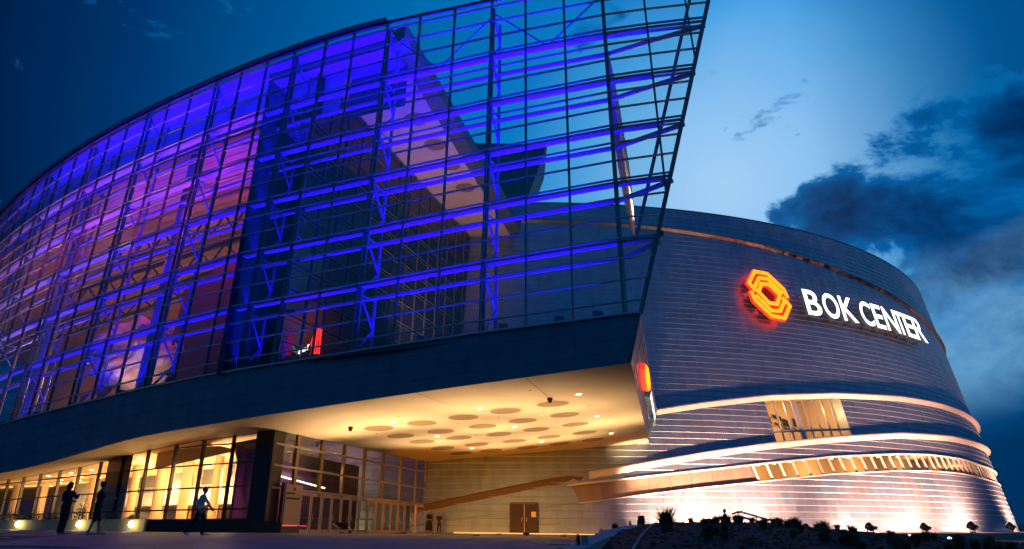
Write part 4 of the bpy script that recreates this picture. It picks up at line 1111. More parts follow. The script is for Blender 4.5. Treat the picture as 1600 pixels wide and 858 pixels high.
# glowing red and white strokes standing in for a sign reflected in the glass
refl_sign = thing('reflected_sign', 'small red neon emblem and white strokes glowing behind the glass near the dark corner', 'sign', tuple(atY(490, 556, 42.3)))
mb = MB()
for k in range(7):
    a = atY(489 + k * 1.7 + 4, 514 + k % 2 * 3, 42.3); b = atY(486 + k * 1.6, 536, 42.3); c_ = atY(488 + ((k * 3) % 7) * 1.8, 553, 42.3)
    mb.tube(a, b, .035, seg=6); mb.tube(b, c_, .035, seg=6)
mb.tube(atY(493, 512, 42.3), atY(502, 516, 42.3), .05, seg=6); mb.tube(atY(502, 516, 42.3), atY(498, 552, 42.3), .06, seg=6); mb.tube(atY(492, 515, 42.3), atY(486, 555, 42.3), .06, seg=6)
mb.build('reflected_emblem', 'neonred', refl_sign)
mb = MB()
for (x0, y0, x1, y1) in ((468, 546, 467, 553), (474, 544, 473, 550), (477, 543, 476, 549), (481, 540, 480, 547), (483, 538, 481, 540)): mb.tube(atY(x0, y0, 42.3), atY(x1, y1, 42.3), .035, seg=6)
mb.build('white_strokes', 'signw', refl_sign)

# ================================================================ GROUND
def sheet(name, m, pts, step, zf, structure=True):
    pass
mb = MB(); xs = [-400, -200, -120] + [-100 + 5 * i for i in range(41)] + [120, 200, 400]; ys = [-200, -60, -20, -5, 0] + [5 * i for i in range(1, 31)] + [200, 400, 900]
mb.grid([[(x, y, ground_z(max(-90, min(90, x)), max(0, min(150, y))) - .006) for x in xs] for y in ys])
mb.build('ground', 'paving', structure=True)
# paving slabs with open joints in front of the entrance and towards the camera
def slabs():
    rnd = random.Random(3); cells = []
    for i in range(-12, 14):
        for j in range(2, 27):
            x0, y0 = i * 1.8 + (.9 if j % 2 else 0), 4 + j * 1.8
            c = Vector((x0 + .9, y0 + .9, 0)); px = proj((c.x, c.y, ground_z(c.x, c.y)))[0]
            if px < 20 or px > 905: continue
            if (c - Vector((pc.x, pc.y, 0))).dot(en) < 1.6 or c.y > 56: continue
            cells.append((abs(c.y), x0, y0))
    cells.sort()
    me = MB().box((0, 0, 0), 1.785, 1.785, .05).mesh('paving_slab'); me.materials.append(M['paving'])
    root = bpy.data.objects.new('plaza', None); COL.objects.link(root); root['kind'] = 'structure'
    for _, x0, y0 in cells[:290]:
        o = bpy.data.objects.new('paving_slab', me); COL.objects.link(o); o.parent = root
        x, y = x0 + .9, y0 + .9; o.location = (x, y, ground_z(x, y) - .012 + rnd.uniform(-.002, .003)); o.rotation_euler = (-.0015, .012, 0)
slabs()
# planted bank on the right with its pale concrete kerb
crest = [(870, 862), (905, 857), (930, 846), (960, 831), (1010, 820), (1045, 817.3), (1120, 816.5), (1190, 817), (1240, 821), (1300, 827.5), (1360, 833), (1450, 840), (1600, 850), (1900, 866)]
def bank_z(X, Y):
    px = 800 + X / max(Y, .1) * 1138
    cz = EYE + ratio(interp(crest, min(px, 1900))) * 16
    if px < 905: cz = -.3
    g = ground_z(X, Y) - .15
    if Y < 16: t = max(0, min(1, (Y - 4) / 12)); t = t * t * (3 - 2 * t); z = lerp(g, cz, t)
    else: t = max(0, min(1, (Y - 16) / 9)); t = t * t * (3 - 2 * t); z = lerp(cz, g, t)
    return z + .012 * math.sin(X * 3.1) * math.sin(Y * 2.3) + .008 * math.sin(X * 9.3 + Y * 7.1)
mb = MB(); rows = []
for j in range(70):
    Y = 5 + j * .32; rows.append([(lerp(.088 * Y, 1.05 * Y, i / 90), Y, bank_z(lerp(.088 * Y, 1.05 * Y, i / 90), Y)) for i in range(91)])
mb.grid(rows); mb.build('planted_bank', 'mulch', structure=True, smooth=True)
mb = MB()
kl = [atY(868, 862, 9), atY(905, 845, 12), atY(945, 829, 15), atY(985, 820.5, 18)]; kr = [atY(900, 864, 8.6), atY(935, 846, 11.5), atY(972, 831, 14.5), atY(1015, 820, 17.5)]
for k in range(3): mb.prism([kl[k], kr[k], kr[k + 1], kl[k + 1]], (0, 0, -.6))
mb.build('kerb', 'conc', structure=True)
# mulch chips and the drip hose
mb = MB(); rnd = random.Random(5)
for k in range(2600):
    Y = rnd.uniform(8, 17); X = rnd.uniform(.10, .75) * Y; z = bank_z(X, Y); s_ = rnd.uniform(.01, .035); R = Matrix.Rotation(rnd.uniform(0, 3), 3, 'Z') @ Matrix.Rotation(rnd.uniform(-.6, .6), 3, 'X')
    mb.box((X, Y, z + s_ * .2), s_ * 2.2, s_, s_ * .5, R)
mb.build('mulch_chips', 'mulch', stuff=True)
hose = thing('drip_hose', 'pale thin drip hose lying down the dark mulch bank', 'hose', tuple(atY(1025, 825, 16)))
pts = [(1026, 819, 16), (1022, 826, 14.6), (1013, 835, 13), (1003, 842, 11.6), (995, 850, 10.5), (985, 859, 9.4)]; mb = MB(); q = []
for x, y, Y in pts: p_ = atY(x, y, Y); p_.z = bank_z(p_.x, p_.y) + .02; q.append(p_)
for a, b in zip(q, q[1:]): mb.tube(a, b, .016, seg=6)
mb.build('hose', 'conc', hose)
# ornamental grass clumps
def tuft_mesh(seed, n, h_, spread):
    rnd = random.Random(seed); mb = MB()
    for k in range(n):
        a = rnd.uniform(0, 6.28); r0 = rnd.uniform(0, spread * .3); r1 = r0 + rnd.uniform(.2, 1) * spread; hh = h_ * rnd.uniform(.55, 1); w = rnd.uniform(.006, .012)
        d = Vector((math.cos(a), math.sin(a), 0)); s_ = Vector((-d.y, d.x, 0)) * w; p0 = d * r0; p1 = d * lerp(r0, r1, .35) + Vector((0, 0, hh * .6)); p2 = d * r1 + Vector((0, 0, hh))
        n0 = len(mb.v); mb.v += [tuple(p0 - s_), tuple(p0 + s_), tuple(p1 + s_ * .7), tuple(p1 - s_ * .7), tuple(p2)]; mb.f += [(n0, n0 + 1, n0 + 2, n0 + 3), (n0 + 3, n0 + 2, n0 + 4)]
    me = mb.mesh('grass_clump'); me.materials.append(M['blade']); return me
tm = [tuft_mesh(k, 260, .32, .22) for k in range(4)]
rnd = random.Random(11)
def clump(px, Y, sc, label='clump of ornamental grass planted in the dark mulch bank'):
    X = (px - 800) * Y / 1138; o = bpy.data.objects.new('grass_clump', tm[rnd.randrange(4)]); COL.objects.link(o)
    o.location = (X, Y, bank_z(X, Y) - .02); o.rotation_euler = (0, 0, rnd.uniform(0, 6)); o.scale = (sc, sc, sc)
    tag(o, label, 'grass clump', 'ornamental grass clumps on the planted bank')
for px, Y, sc, lb in ((1080, 15.8, .55, 'small grass clump on the bank crest in front of the glaring white door'), (1110, 15.6, .45, 'low grass clump at the right edge of the white door'), (1122, 16, .5, 'low grass clump just left of the reddish figure'),
        (1152, 15.4, .65, 'rounded grass clump under the upper end of the handrail'), (1176, 15.8, .5, 'grass clump against the middle of the handrail'), (1209, 15.5, .5, 'grass clump by the lower end of the handrail'), (1218, 15.8, .55, 'grass clump a step right of the handrail end'),
        (1243, 15.2, .7, 'taller wispy grass clump on the crest right of the handrail'), (1249, 15.8, .5, 'small grass clump tucked behind a taller wispy one'), (1276, 15.4, .45, 'thin low grass clump where the bank starts to fall'), (1308, 15.2, .5, 'grass clump left of the floodlight with two lenses'), (1335, 15, .4, 'last small grass clump on the falling crest below that floodlight')):
    clump(px, Y, sc, lb)
for k in range(46):
    Y = rnd.uniform(10.5, 14.6); clump(rnd.uniform(1095, 1590), Y, rnd.uniform(.45, .8))
o_ = COL.objects[-1]
X = 242 * 12.2 / 1138; big = bpy.data.objects.new('grass_clump', tuft_mesh(99, 330, .46, .24)); COL.objects.link(big); big.location = (X, 12.2, bank_z(X, 12.2) - .03)
tag(big, 'tallest fuller green grass clump, leftmost on the bank beside the hose', 'grass clump', 'ornamental grass clumps on the planted bank')
clump(1041, 15.6, .8, 'spiky grass clump on the bank crest just right of the tallest clump')
# low wall on the right carrying the floodlights
mb = MB(); rows = []
for k in range(60):
    t = 17 + k * .8; r = 8.2; z = -.02
    top_ = -.02; rows.append([cp(t, 0, r) + Vector((0, 0, -1.6)), cp(t, 0, r) + Vector((0, 0, top_)), cp(t, 0, r - .45) + Vector((0, 0, top_)), cp(t, 0, r - .45) + Vector((0, 0, -1.6))])
mb.grid(rows); lw = mb.build('low_wall', 'planter'); tag(lw, 'long low concrete wall under the floodlights at the right', 'wall')
# strip of ground between the low wall and the hall
mb = MB(); mb.grid([[cp(17 + k, 0, 7.9) + Vector((0, 0, -.03)), cp(17 + k, 0, -.5) + Vector((0, 0, -.03))] for k in range(50)]); mb.build('path', 'conc', structure=True)

# ================================================================ FLOODLIGHTS
def floodlight(p_, target, label, energy, col, sz=.55, spot=100, dark=False):
    th = thing('floodlight', label, 'floodlight', tuple(p_), 'black floodlights washing the round wall')
    d = (Vector(target) - Vector(p_)); d.normalize(); R = d.to_track_quat('Y', 'Z').to_matrix()
    mb = MB(); c0 = Vector(p_) + Vector((0, 0, .42 * sz / .55))
    mb.lathe(c0 - d * sz * .5, d, [(0, sz * .28), (sz * .12, sz * .42), (sz * .7, sz * .5), (sz * .85, sz * .55), (sz * .9, sz * .5)], 14); mb.build('housing', 'darkmet', th)
    mb = MB(); mb.lathe(c0 + d * sz * .40, d, [(0, sz * .46), (.01, sz * .46)], 14); mb.build('lens', 'lampw', th)
    mb = MB(); x = R @ Vector((1, 0, 0)); 
    for s_ in (-1, 1): mb.bar(c0 + x * s_ * sz * .55, Vector(p_) + x * s_ * sz * .5 + Vector((0, 0, .04)), .06)
    mb.bar(Vector(p_) - x * sz * .55 + Vector((0, 0, .05)), Vector(p_) + x * sz * .55 + Vector((0, 0, .05)), .1); mb.build('bracket', 'darkmet', th)
    mb = MB(); bx = x * sz * .5; mb.box(c0 + bx * 1.5 - d * .1, sz * .45, sz * .35, sz * .4, R); mb.build('ballast_box', 'darkmet', th)
    l = lamp('flood_lamp', 'SPOT', c0 + d * (sz * .6), energy, col, th, .2, target, spot, 1)
    return th
def azr(px, rad):        # point on the ring rad metres out from the wall foot at this picture column
    best = min((abs(proj(cp(t / 10, 0, rad))[0] - px), t / 10) for t in range(-100, 530)); return best[1]
FC = (1, .43, .25)
fl = [(1205, 'floodlight half hidden by grass, nearest the handrail', 1.2, 5.2), (1262, 'floodlight peeping over the bank, second along the low wall', 1.3, 5.2), (1360, 'floodlight with two glinting lenses where the wall glow dips', .45, 6.5), (1447, 'floodlight alone on the low wall right of the glow dip', 1.5, 5.5), (1520, 'floodlight second from the right end of the low wall', 1.7, 4.8), (1581, 'floodlight at the right end of the low wall against the sky', 1.8, 4.2)]
for px, lb, e, rad in fl:
    t = azr(px, rad); p_ = cp(t, 0, rad); p_.z = 0.0 if px > 1300 else -.1
    floodlight(p_, cp(t, 4.0, 0), lb, 11000 * e, FC, .62 if px < 1500 else .74, 92 if px < 1300 else 138)
for px, lb, e, rad in ((1012, 'small floodlight behind the bank left of the white door', .55, 4.5), (1095, 'floodlight hidden behind the bank below the white door', 1.5, 5.), (1150, 'floodlight hidden behind the bank near the handrail', 1.5, 5.)):
    t = azr(px, rad); p_ = cp(t, 0, rad); p_.z = -.15; floodlight(p_, cp(t + (1.5 if px < 1050 else 0), 2.6, 0), lb, 9500 * e, (1, .48, .27), .5, 78)
t = azr(1013, 2.6); p_ = cp(t, 0, 2.2); p_.z = -.1
floodlight(p_, tuple(cp(7.2, 7.4, .6)), 'low floodlight aimed up at the bright corner of the soffit', 12000, (1, .60, .28), .4, 60)
for k, t in enumerate((50, 56)):  # unseen floods added to light the wall beyond the visible ones
    p_ = cp(t, 0, 4.2); p_.z = 0; floodlight(p_, cp(t, 3.4, 0), ('floodlight just round the bend of the wall', 'last floodlight far round the bend of the wall')[k], 18000, FC, .74, 115)
for px, y, lb in ((961, 822, 'small globe lamp on the paving behind the pale kerb, right one'), (941, 830, 'small globe lamp low by the pale kerb, left one')):
    p_ = atY(px, y, 38); g = thing('globe_lamp', lb, 'lamp', (p_.x, p_.y, ground_z(p_.x, p_.y)))
    mb = MB(); mb.lathe(p_ + Vector((0, 0, -.16)), (0, 0, 1), [(0, .07), (.06, .15), (.16, .19), (.26, .15), (.32, .05)], 12); mb.build('globe', 'darkmet' if px > 950 else 'board', g)
    mb = MB(); mb.tube((p_.x, p_.y, ground_z(p_.x, p_.y) - .1), p_ + Vector((0, 0, -.1)), .04, seg=8); mb.build('stem', 'darkmet', g)
for px, y, lb in ((1423, 848, 'bright small ground light in the dark planting, left one'), (1483, 841, 'pair of tiny ground lights by the low wall')):
    p_ = atY(px, y, 15); p_.z = max(p_.z, bank_z(p_.x, p_.y) + .03); g = thing('ground_light', lb, 'light', tuple(p_))
    mb = MB(); mb.lathe(p_ - Vector((0, 0, .06)), (0, -.5, 1), [(0, .045), (.05, .05)], 10); mb.build('housing', 'darkmet', g)
    mb = MB(); mb.lathe(p_ + Vector((0, -.02, -.005)), (0, -.5, 1), [(0, .036), (.012, .025)], 10); mb.build('lens', 'lampw', g)

# ================================================================ LEFT PLANTER, WALL LIGHTS, SHRUBS
pw = thing('planter_wall', 'low concrete planter wall with three glowing round lights in front of the lobby glass', 'wall', (-25, 40, .4))
a, b = atY(-60, 813, 46), atY(227, 811, 40); ab = (b - a)
mb = MB(); zt0, zt1 = a.z, b.z
mb.prism([(a.x, a.y, -.2), (b.x, b.y, -.2), (b.x, b.y, zt1), (a.x, a.y, zt0)], (-.25, .75, 0)); mb.build('wall', 'planter', pw)
for px in (31, 126, 207):
    f = (px + 60) / 287; q = a.lerp(b, .5 * f + .5 * f); 
    best = min(range(200), key=lambda k: abs(proj(a.lerp(b, k / 199))[0] - px)); q = a.lerp(b, best / 199); y0 = 819 
    z = atY(px, y0, q.y).z; c0 = Vector((q.x, q.y, z))
    mb = MB(); mb.lathe(c0 + Vector((0, .02, 0)), (0.2, -1, 0), [(0, .17), (.06, .17), (.08, .13)], 16); mb.build('wall_light', 'lamp', pw)
    lamp('wall_light_lamp', 'POINT', c0 + Vector((.06, -.4, -.02)), 26, (1, .75, .25), pw, .08)
def shrub_mesh(seed, w, h_, n=420):
    rnd = random.Random(seed); mb = MB()
    for k in range(n):
        a = rnd.uniform(0, 6.28); e = rnd.uniform(0, 1.45); r = rnd.uniform(.45, 1.0) * (1 + .25 * math.sin(3 * a + seed) + .15 * math.sin(5 * e))
        c0 = Vector((math.cos(a) * math.cos(e) * r * w / 2, math.sin(a) * math.cos(e) * r * w / 2, math.sin(e) * r * h_)); s_ = rnd.uniform(.03, .07)
        d = Vector((rnd.uniform(-1, 1), rnd.uniform(-1, 1), rnd.uniform(-.2, 1))).normalized(); u_ = d.orthogonal().normalized() * s_ * .4
        n0 = len(mb.v); mb.v += [tuple(c0 - d * s_), tuple(c0 + u_), tuple(c0 + d * s_), tuple(c0 - u_)]; mb.f.append((n0, n0 + 1, n0 + 2, n0 + 3))
    return mb
for k, (px, w, h_, lb) in enumerate(((148 - 27, .9, 1.15, 'round dark shrub standing between the two silhouetted people'), (45, 2.4, .7, 'low dark shrub at the left end of the planter'), (75, 2.0, .55, 'low dark shrub left of the first silhouetted person'),
                                     (172, 1.3, .45, 'low ragged shrub right of the second silhouetted person'), (10, 2.4, .6, 'dark shrub at the left edge of the picture'), (202, .8, .35, 'smallest shrub at the right end of the planter'))):
    best = min(range(200), key=lambda q: abs(proj(a.lerp(b, q / 199))[0] - px)); q = a.lerp(b, best / 199)
    s_ = thing('shrub', lb, 'shrub', (q.x - .2, q.y + .6, q.z - .12), 'shrubs along the planter'); mb = shrub_mesh(k + 20, w, h_); 
    o = link('foliage', mb.mesh('foliage'), 'leaf'); o.parent = s_
    st = MB()
    for j in range(4): st.tube((0, 0, -.2), (math.cos(j * 1.6) * w * .25, math.sin(j * 1.6) * w * .25, h_ * .6), .02, .008, 5)
    o = link('stem', st.mesh('stem'), 'hair'); o.parent = s_
# dark kerb and soil in front of the lobby, right of the planter
mb = MB(); c0, c1 = atY(227, 813, 41), atY(440, 818, 43.4); mb.prism([(c0.x, c0.y, -.1), (c1.x, c1.y, -.1), (c1.x, c1.y, .75), (c0.x, c0.y, .85)], (-.3, .9, 0)); kb = mb.build('plinth', 'darkmet'); tag(kb, 'dark plinth along the foot of the lobby glass beside the corner pillar', 'plinth')

# ================================================================ SMALL THINGS
def at_ground(px, Y): X = (px - 800) * Y / 1138; return Vector((X, Y, ground_z(X, Y)))
# wheelbarrow
g = at_ground(536, 45); wb = thing('wheelbarrow', 'black wheelbarrow standing in front of the entrance doors', 'wheelbarrow', tuple(g))
mb = MB(); tray = [(-.62, .92), (.42, .86), (.66, .36), (-.40, .34)]
n0 = len(mb.v)
for s_ in (-1, 1):
    for x, z in tray: mb.v.append(tuple(g + Vector((x * (1 if z > .5 else .9), s_ * (.36 if z > .5 else .22), z))))
mb.f += [(n0, n0 + 1, n0 + 2, n0 + 3), (n0 + 7, n0 + 6, n0 + 5, n0 + 4), (n0 + 1, n0 + 5, n0 + 6, n0 + 2), (n0 + 2, n0 + 6, n0 + 7, n0 + 3), (n0 + 3, n0 + 7, n0 + 4, n0)]; mb.build('tray', 'rubber', wb)
mb = MB(); mb.tube(g + Vector((.78, -.05, .20)), g + Vector((.78, .05, .20)), .20, seg=18); mb.build('wheel', 'rubber', wb)
mb = MB()
for s_ in (-1, 1):
    mb.tube(g + Vector((.95, s_ * .1, .30)), g + Vector((-.5, s_ * .28, .5)), .022, seg=6); mb.tube(g + Vector((-.5, s_ * .28, .5)), g + Vector((-1.1, s_ * .3, .82)), .022, seg=6)
    mb.tube(g + Vector((-.35, s_ * .25, .45)), g + Vector((-.42, s_ * .27, 0)), .02, seg=6); mb.tube(g + Vector((.3, s_ * .2, .75)), g + Vector((.95, s_ * .09, .12)), .025, seg=6)
mb.build('frame', 'trans', wb); wb.scale = (.62, .62, .72)
# notice board beside the doors
nb = thing('notice_board', 'tall pale notice board with small emblem and two dark lines beside the entrance doors', 'notice board', tuple(EW(1.3, .1, .5)))
n0_, n1_ = on_wall(446), on_wall(472)
mb = MB(); mb.prism([EW(n0_, .55, .5), EW(n1_, .55, .5), EW(n1_, 2.95, .5), EW(n0_, 3.0, .5)], en * -.12); mb.build('panel', 'board', nb)
mb = MB(); mb.bar(EW(n0_ - .12, .05, .45), EW(n0_ - .12, 3.05, .45), .25, .2, up=en); mb.build('post', 'darkmet', nb)
mb = MB(); mb.prism([EW(n0_, .05, .52), EW(n1_, .05, .52), EW(n1_, .5, .52), EW(n0_, .5, .52)], en * -.16); mb.build('base', 'brown', nb)
mb = MB(); wN = n1_ - n0_
mb.lathe(EW(n0_ + wN * .5, 2.72, .51), en, [(0, .1), (.01, .1)], 8)
rnd = random.Random(2)
for row, z, xa, xb in ((0, 2.38, .08, .62), (1, 2.08, .08, .92)):
    x = xa
    while x < xb - .05:
        w_ = rnd.uniform(.03, .055); mb.prism([EW(n0_ + wN * x, z, .505), EW(n0_ + wN * (x + w_), z, .505), EW(n0_ + wN * (x + w_), z + .12, .505), EW(n0_ + wN * x, z + .12, .505)], en * .01); x += w_ + .018
mb.build('print', 'ink', nb)
# A-frame sign, orange post, box on post, handrail
g = at_ground(999, 36); af = thing('folding_sign', 'small black folding sign standing on the crest behind the bank', 'sign', tuple(g))
mb = MB(); mb.prism([g + Vector((-.14, 0, .35)), g + Vector((.28, 0, .35)), g + Vector((.26, 0, 1.08)), g + Vector((.0, 0, 1.08))], (0, .05, 0)); mb.build('panel', 'darkmet', af)
for x0, x1 in ((-.16, .0), (.29, .26)): mb = MB(); mb.bar(g + Vector((x0, -.12, -.1)), g + Vector((x1, .02, 1.05)), .05); mb.bar(g + Vector((x0, .4, -.1)), g + Vector((x1, .05, 1.0)), .05); mb.build('leg', 'darkmet', af)
g = at_ground(985, 38); op = thing('orange_post', 'short orange marker post beside the folding sign', 'post', tuple(g)); mb = MB()
mb.lathe(g + Vector((0, 0, -.1)), (0, 0, 1), [(0, .2), (.16, .2), (.2, .09), (.85, .07), (.92, .05), (.95, .03)], 12); mb.build('post', 'orange', op)
g = atY(909, 852, 10.5); ub = thing('utility_box', 'pale utility box on a post at the foot of the kerb in the foreground', 'utility box', (g.x, g.y, 0))
mb = MB(); mb.box((g.x + .045, g.y, .10), .085, .07, .30); mb.build('box', 'conc', ub); mb = MB(); mb.box((g.x - .05, g.y - .01, .10), .05, .06, .26); mb.tube((g.x - .05, g.y - .01, .23), (g.x - .05, g.y - .01, .26), .02, seg=8); mb.build('outlet', 'darkmet', ub)
hr = thing('handrail', 'bronze double handrail sloping down to the right behind the bank', 'handrail', tuple(atY(1150, 800, 33)))
top_ = [atY(1144, 803, 33), atY(1153, 800, 33), atY(1160, 800.5, 33), atY(1200, 812, 34.5), atY(1235, 822, 36)]
for dz in (0, -.22):
    mb = MB()
    for p0, p1 in zip(top_[1:], top_[2:]): mb.tube(p0 + Vector((0, 0, dz)), p1 + Vector((0, 0, dz)), .045, seg=8)
    if dz == 0: mb.tube(top_[0], top_[1], .045, seg=8)
    mb.build('rail', 'brass', hr)
for p_ in (top_[1], atY(1181, 806.5, 33.7), atY(1215, 816.5, 35)): mb = MB(); mb.tube(p_ + Vector((0, 0, .0)), (p_.x, p_.y, -.4), .035, seg=8); mb.build('post', 'brass', hr)
# far tree line beyond the right-hand end
tl = thing('distant_trees', 'dark distant trees on the horizon at the far right', 'trees', tuple(atY(1600, 830, 190))); mb = MB(); rnd = random.Random(4)
c0 = atY(1612, 830, 190)
for k in range(1500):
    x = rnd.uniform(-6, 30); h_ = 1.2 + 1.1 * math.sin(x * .9) + .6 * math.sin(x * 2.7); z = rnd.uniform(-2, max(.2, h_)); q = c0 + Vector((x, rnd.uniform(-3, 3), z)); s_ = .5
    d = Vector((rnd.uniform(-1, 1), rnd.uniform(-1, 1), rnd.uniform(-1, 1))).normalized() * s_; u_ = d.orthogonal().normalized() * s_ * .6
    mb.poly([q - d, q + u_, q + d, q - u_])
mb.build('crown', 'leaf', tl)
mb = MB()
for x in (-3, 3, 9, 16): mb.tube(c0 + Vector((x, 0, -4)), c0 + Vector((x, 0, 0)), .25, seg=6)
mb.build('trunk', 'hair', tl)

# ================================================================ PEOPLE
def ell(mb, c, rx, ry, rz, Rm=None, nu=14, nv=9):
    c = Vector(c); n = len(mb.v)
    for i in range(nv + 1):
        ph = math.pi * i / nv
        for j in range(nu):
            t = 2 * math.pi * j / nu; q = Vector((rx * math.sin(ph) * math.cos(t), ry * math.sin(ph) * math.sin(t), rz * math.cos(ph)))
            mb.v.append(tuple(c + (Rm @ q if Rm is not None else q)))
    for i in range(nv):
        for j in range(nu):
            k = (j + 1) % nu; mb.f.append((n + i * nu + j, n + (i + 1) * nu + j, n + (i + 1) * nu + k, n + i * nu + k))
def cap(mb, a, b, r0, r1, seg=12):
    mb.tube(a, b, r0, r1, seg); ell(mb, a, r0, r0, r0, nu=seg, nv=7); ell(mb, b, r1, r1, r1, nu=seg, nv=7)
def fuse(name, mb, vox, m, parent, smooth_it=6):
    "join overlapping volumes into one continuous skin"
    me = mb.mesh(name); o = bpy.data.objects.new(name, me); COL.objects.link(o)
    r = o.modifiers.new('Remesh', 'REMESH'); r.mode = 'VOXEL'; r.voxel_size = vox; r.use_smooth_shade = True
    sm = o.modifiers.new('Smooth', 'SMOOTH'); sm.iterations = smooth_it; sm.factor = .5
    bpy.context.view_layer.update(); dg = bpy.context.evaluated_depsgraph_get(); me2 = bpy.data.meshes.new_from_object(o.evaluated_get(dg))
    bpy.data.objects.remove(o); me2.name = name; me2.materials.clear()
    o2 = link(name, me2, m); o2.parent = parent; return o2
def torso(mb, J, k, g, low=.0):
    pts = [(J['pelvis'] + Vector((0, 0, -.07 + low)) * k, .150, .105), (J['pelvis'] + Vector((0, 0, .03)) * k, .158, .108), (J['belly'], .132, .092), (J['belly'].lerp(J['chest'], .6), .150, .102),
           (J['chest'] + Vector((0, 0, .03)) * k, .165, .108), (J['shL'].lerp(J['shR'], .5) + Vector((0, 0, -.01)) * k, .150, .085), (J['neck'] + Vector((0, 0, -.02)) * k, .062, .060)]
    rows = []
    ax = (J['shR'] - J['shL']); ax.z = 0; ax.normalize(); ay = Vector((-ax.y, ax.x, 0))
    for c, rx, ry in pts: rows.append([c + ax * math.cos(t) * (rx * k + g) + ay * math.sin(t) * (ry * k + g) for t in [2 * math.pi * q / 18 for q in range(19)]])
    mb.grid(rows); mb.poly(rows[0][:-1]); mb.poly(rows[-1][:-1])
    for s_ in 'LR': cap(mb, J['sh' + s_].lerp(J['chest'], .55), J['sh' + s_] + Vector((0, 0, -.012)) * k, .07 * k + g, .058 * k + g)
def person(label, g, yaw, H, pose, cloth, top='black', legs='black', hair='short', skirt=False, female=False, hat=False, belt=None):
    root = thing('person', label, 'person', tuple(g), None); k = H / 1.75; root.rotation_euler = (0, 0, yaw)
    J = {'pelvis': (0, 0, .94), 'belly': (0, .01, 1.10), 'chest': (0, .0, 1.29), 'neck': (0, 0, 1.48), 'head': (0, .02, 1.63),
        'shL': (-.175, 0, 1.41), 'elL': (-.24, -.02, 1.12), 'wrL': (-.25, .06, .88), 'shR': (.175, 0, 1.41), 'elR': (.24, -.02, 1.12), 'wrR': (.25, .06, .88),
        'hipL': (-.085, 0, .90), 'knL': (-.10, .02, .49), 'anL': (-.11, -.02, .08), 'toL': (-.12, .15, .03), 'hipR': (.085, 0, .90), 'knR': (.10, .02, .49), 'anR': (.11, -.02, .08), 'toR': (.12, .15, .03)}
    pose = {a: b for a, b in pose.items() if a != 'skull'}; J.update(pose); J = {a: Vector(b) * k for a, b in J.items()}
    J['head'].z = J['neck'].z + .155 * k
    mb = MB(); torso(mb, J, k, -.008)
    cap(mb, J['neck'] - Vector((0, 0, .06)) * k, J['head'] - Vector((0, .01, .05)) * k, .054 * k, .050 * k)
    hd = J['head']; ell(mb, hd + Vector((0, -.005, .012)) * k, .076 * k, .096 * k, .105 * k); ell(mb, hd + Vector((0, .025, -.055)) * k, .055 * k, .062 * k, .062 * k)
    ell(mb, hd + Vector((0, .098, -.018)) * k, .012 * k, .022 * k, .024 * k)
    for s_ in (-1, 1): ell(mb, hd + Vector((s_ * .077, -.005, -.015)) * k, .011 * k, .02 * k, .03 * k)
    for s_ in 'LR':
        cap(mb, J['sh' + s_], J['el' + s_], .046 * k, .036 * k); cap(mb, J['el' + s_], J['wr' + s_], .036 * k, .025 * k)
        cap(mb, J['hip' + s_], J['kn' + s_], .080 * k, .052 * k); cap(mb, J['kn' + s_], J['an' + s_], .052 * k, .036 * k)
        cap(mb, J['kn' + s_].lerp(J['an' + s_], .2) + Vector((0, -.015, 0)) * k, J['kn' + s_].lerp(J['an' + s_], .4) + Vector((0, -.015, 0)) * k, .05 * k, .042 * k)
        cap(mb, J['an' + s_] + Vector((0, 0, -.03)) * k, J['to' + s_] + Vector((0, 0, .02)) * k, .034 * k, .026 * k)
        sg = -1 if s_ == 'L' else 1; w = J['wr' + s_]; d = (w - J['el' + s_]).normalized(); side = Vector((0, 1, 0)) if abs(d.y) < .8 else Vector((0, 0, 1)); side = (side - d * side.dot(d)).normalized(); cur = d.cross(side) * sg
        pa = w + d * .06 * k
        for o_ in (-.024, -.008, .008, .024): cap(mb, w + side * o_ * .6 * k, pa + side * o_ * 1.1 * k + d * .025 * k, .015 * k, .013 * k, 8)
        for o_, ln in ((-.031, .060), (-.011, .078), (.010, .082), (.030, .072)):
            b0 = pa + side * o_ * k + d * .03 * k; b1 = b0 + d * ln * .5 * k + cur * .010 * k; b2 = b1 + d * ln * .38 * k + cur * .026 * k
            cap(mb, b0, b1, .0105 * k, .0095 * k, 8); cap(mb, b1, b2, .0095 * k, .008 * k, 8)
        t0 = w + d * .03 * k + side * .03 * k; t1 = t0 + d * .035 * k + side * .025 * k; t2 = t1 + d * .03 * k + side * .004 * k + cur * .01 * k
        cap(mb, w + side * .01 * k, t0, .014 * k, .013 * k, 8); cap(mb, t0, t1, .013 * k, .011 * k, 8); cap(mb, t1, t2, .011 * k, .009 * k, 8)
    fuse('body', mb, .010, 'skin', root, 3)
    gg = .016 * k; mb = MB(); torso(mb, J, k, gg, -.06)
    for s_ in 'LR':
        e = J['el' + s_]; w = J['wr' + s_]
        if cloth == 'long': cap(mb, J['sh' + s_], e, .054 * k + gg, .046 * k + gg); cap(mb, e, e.lerp(w, .92), .046 * k + gg, .032 * k + gg)
        else: cap(mb, J['sh' + s_], J['sh' + s_].lerp(e, .75), .056 * k + gg, .050 * k + gg)
    fuse('shirt', mb, .016, top, root, 4)
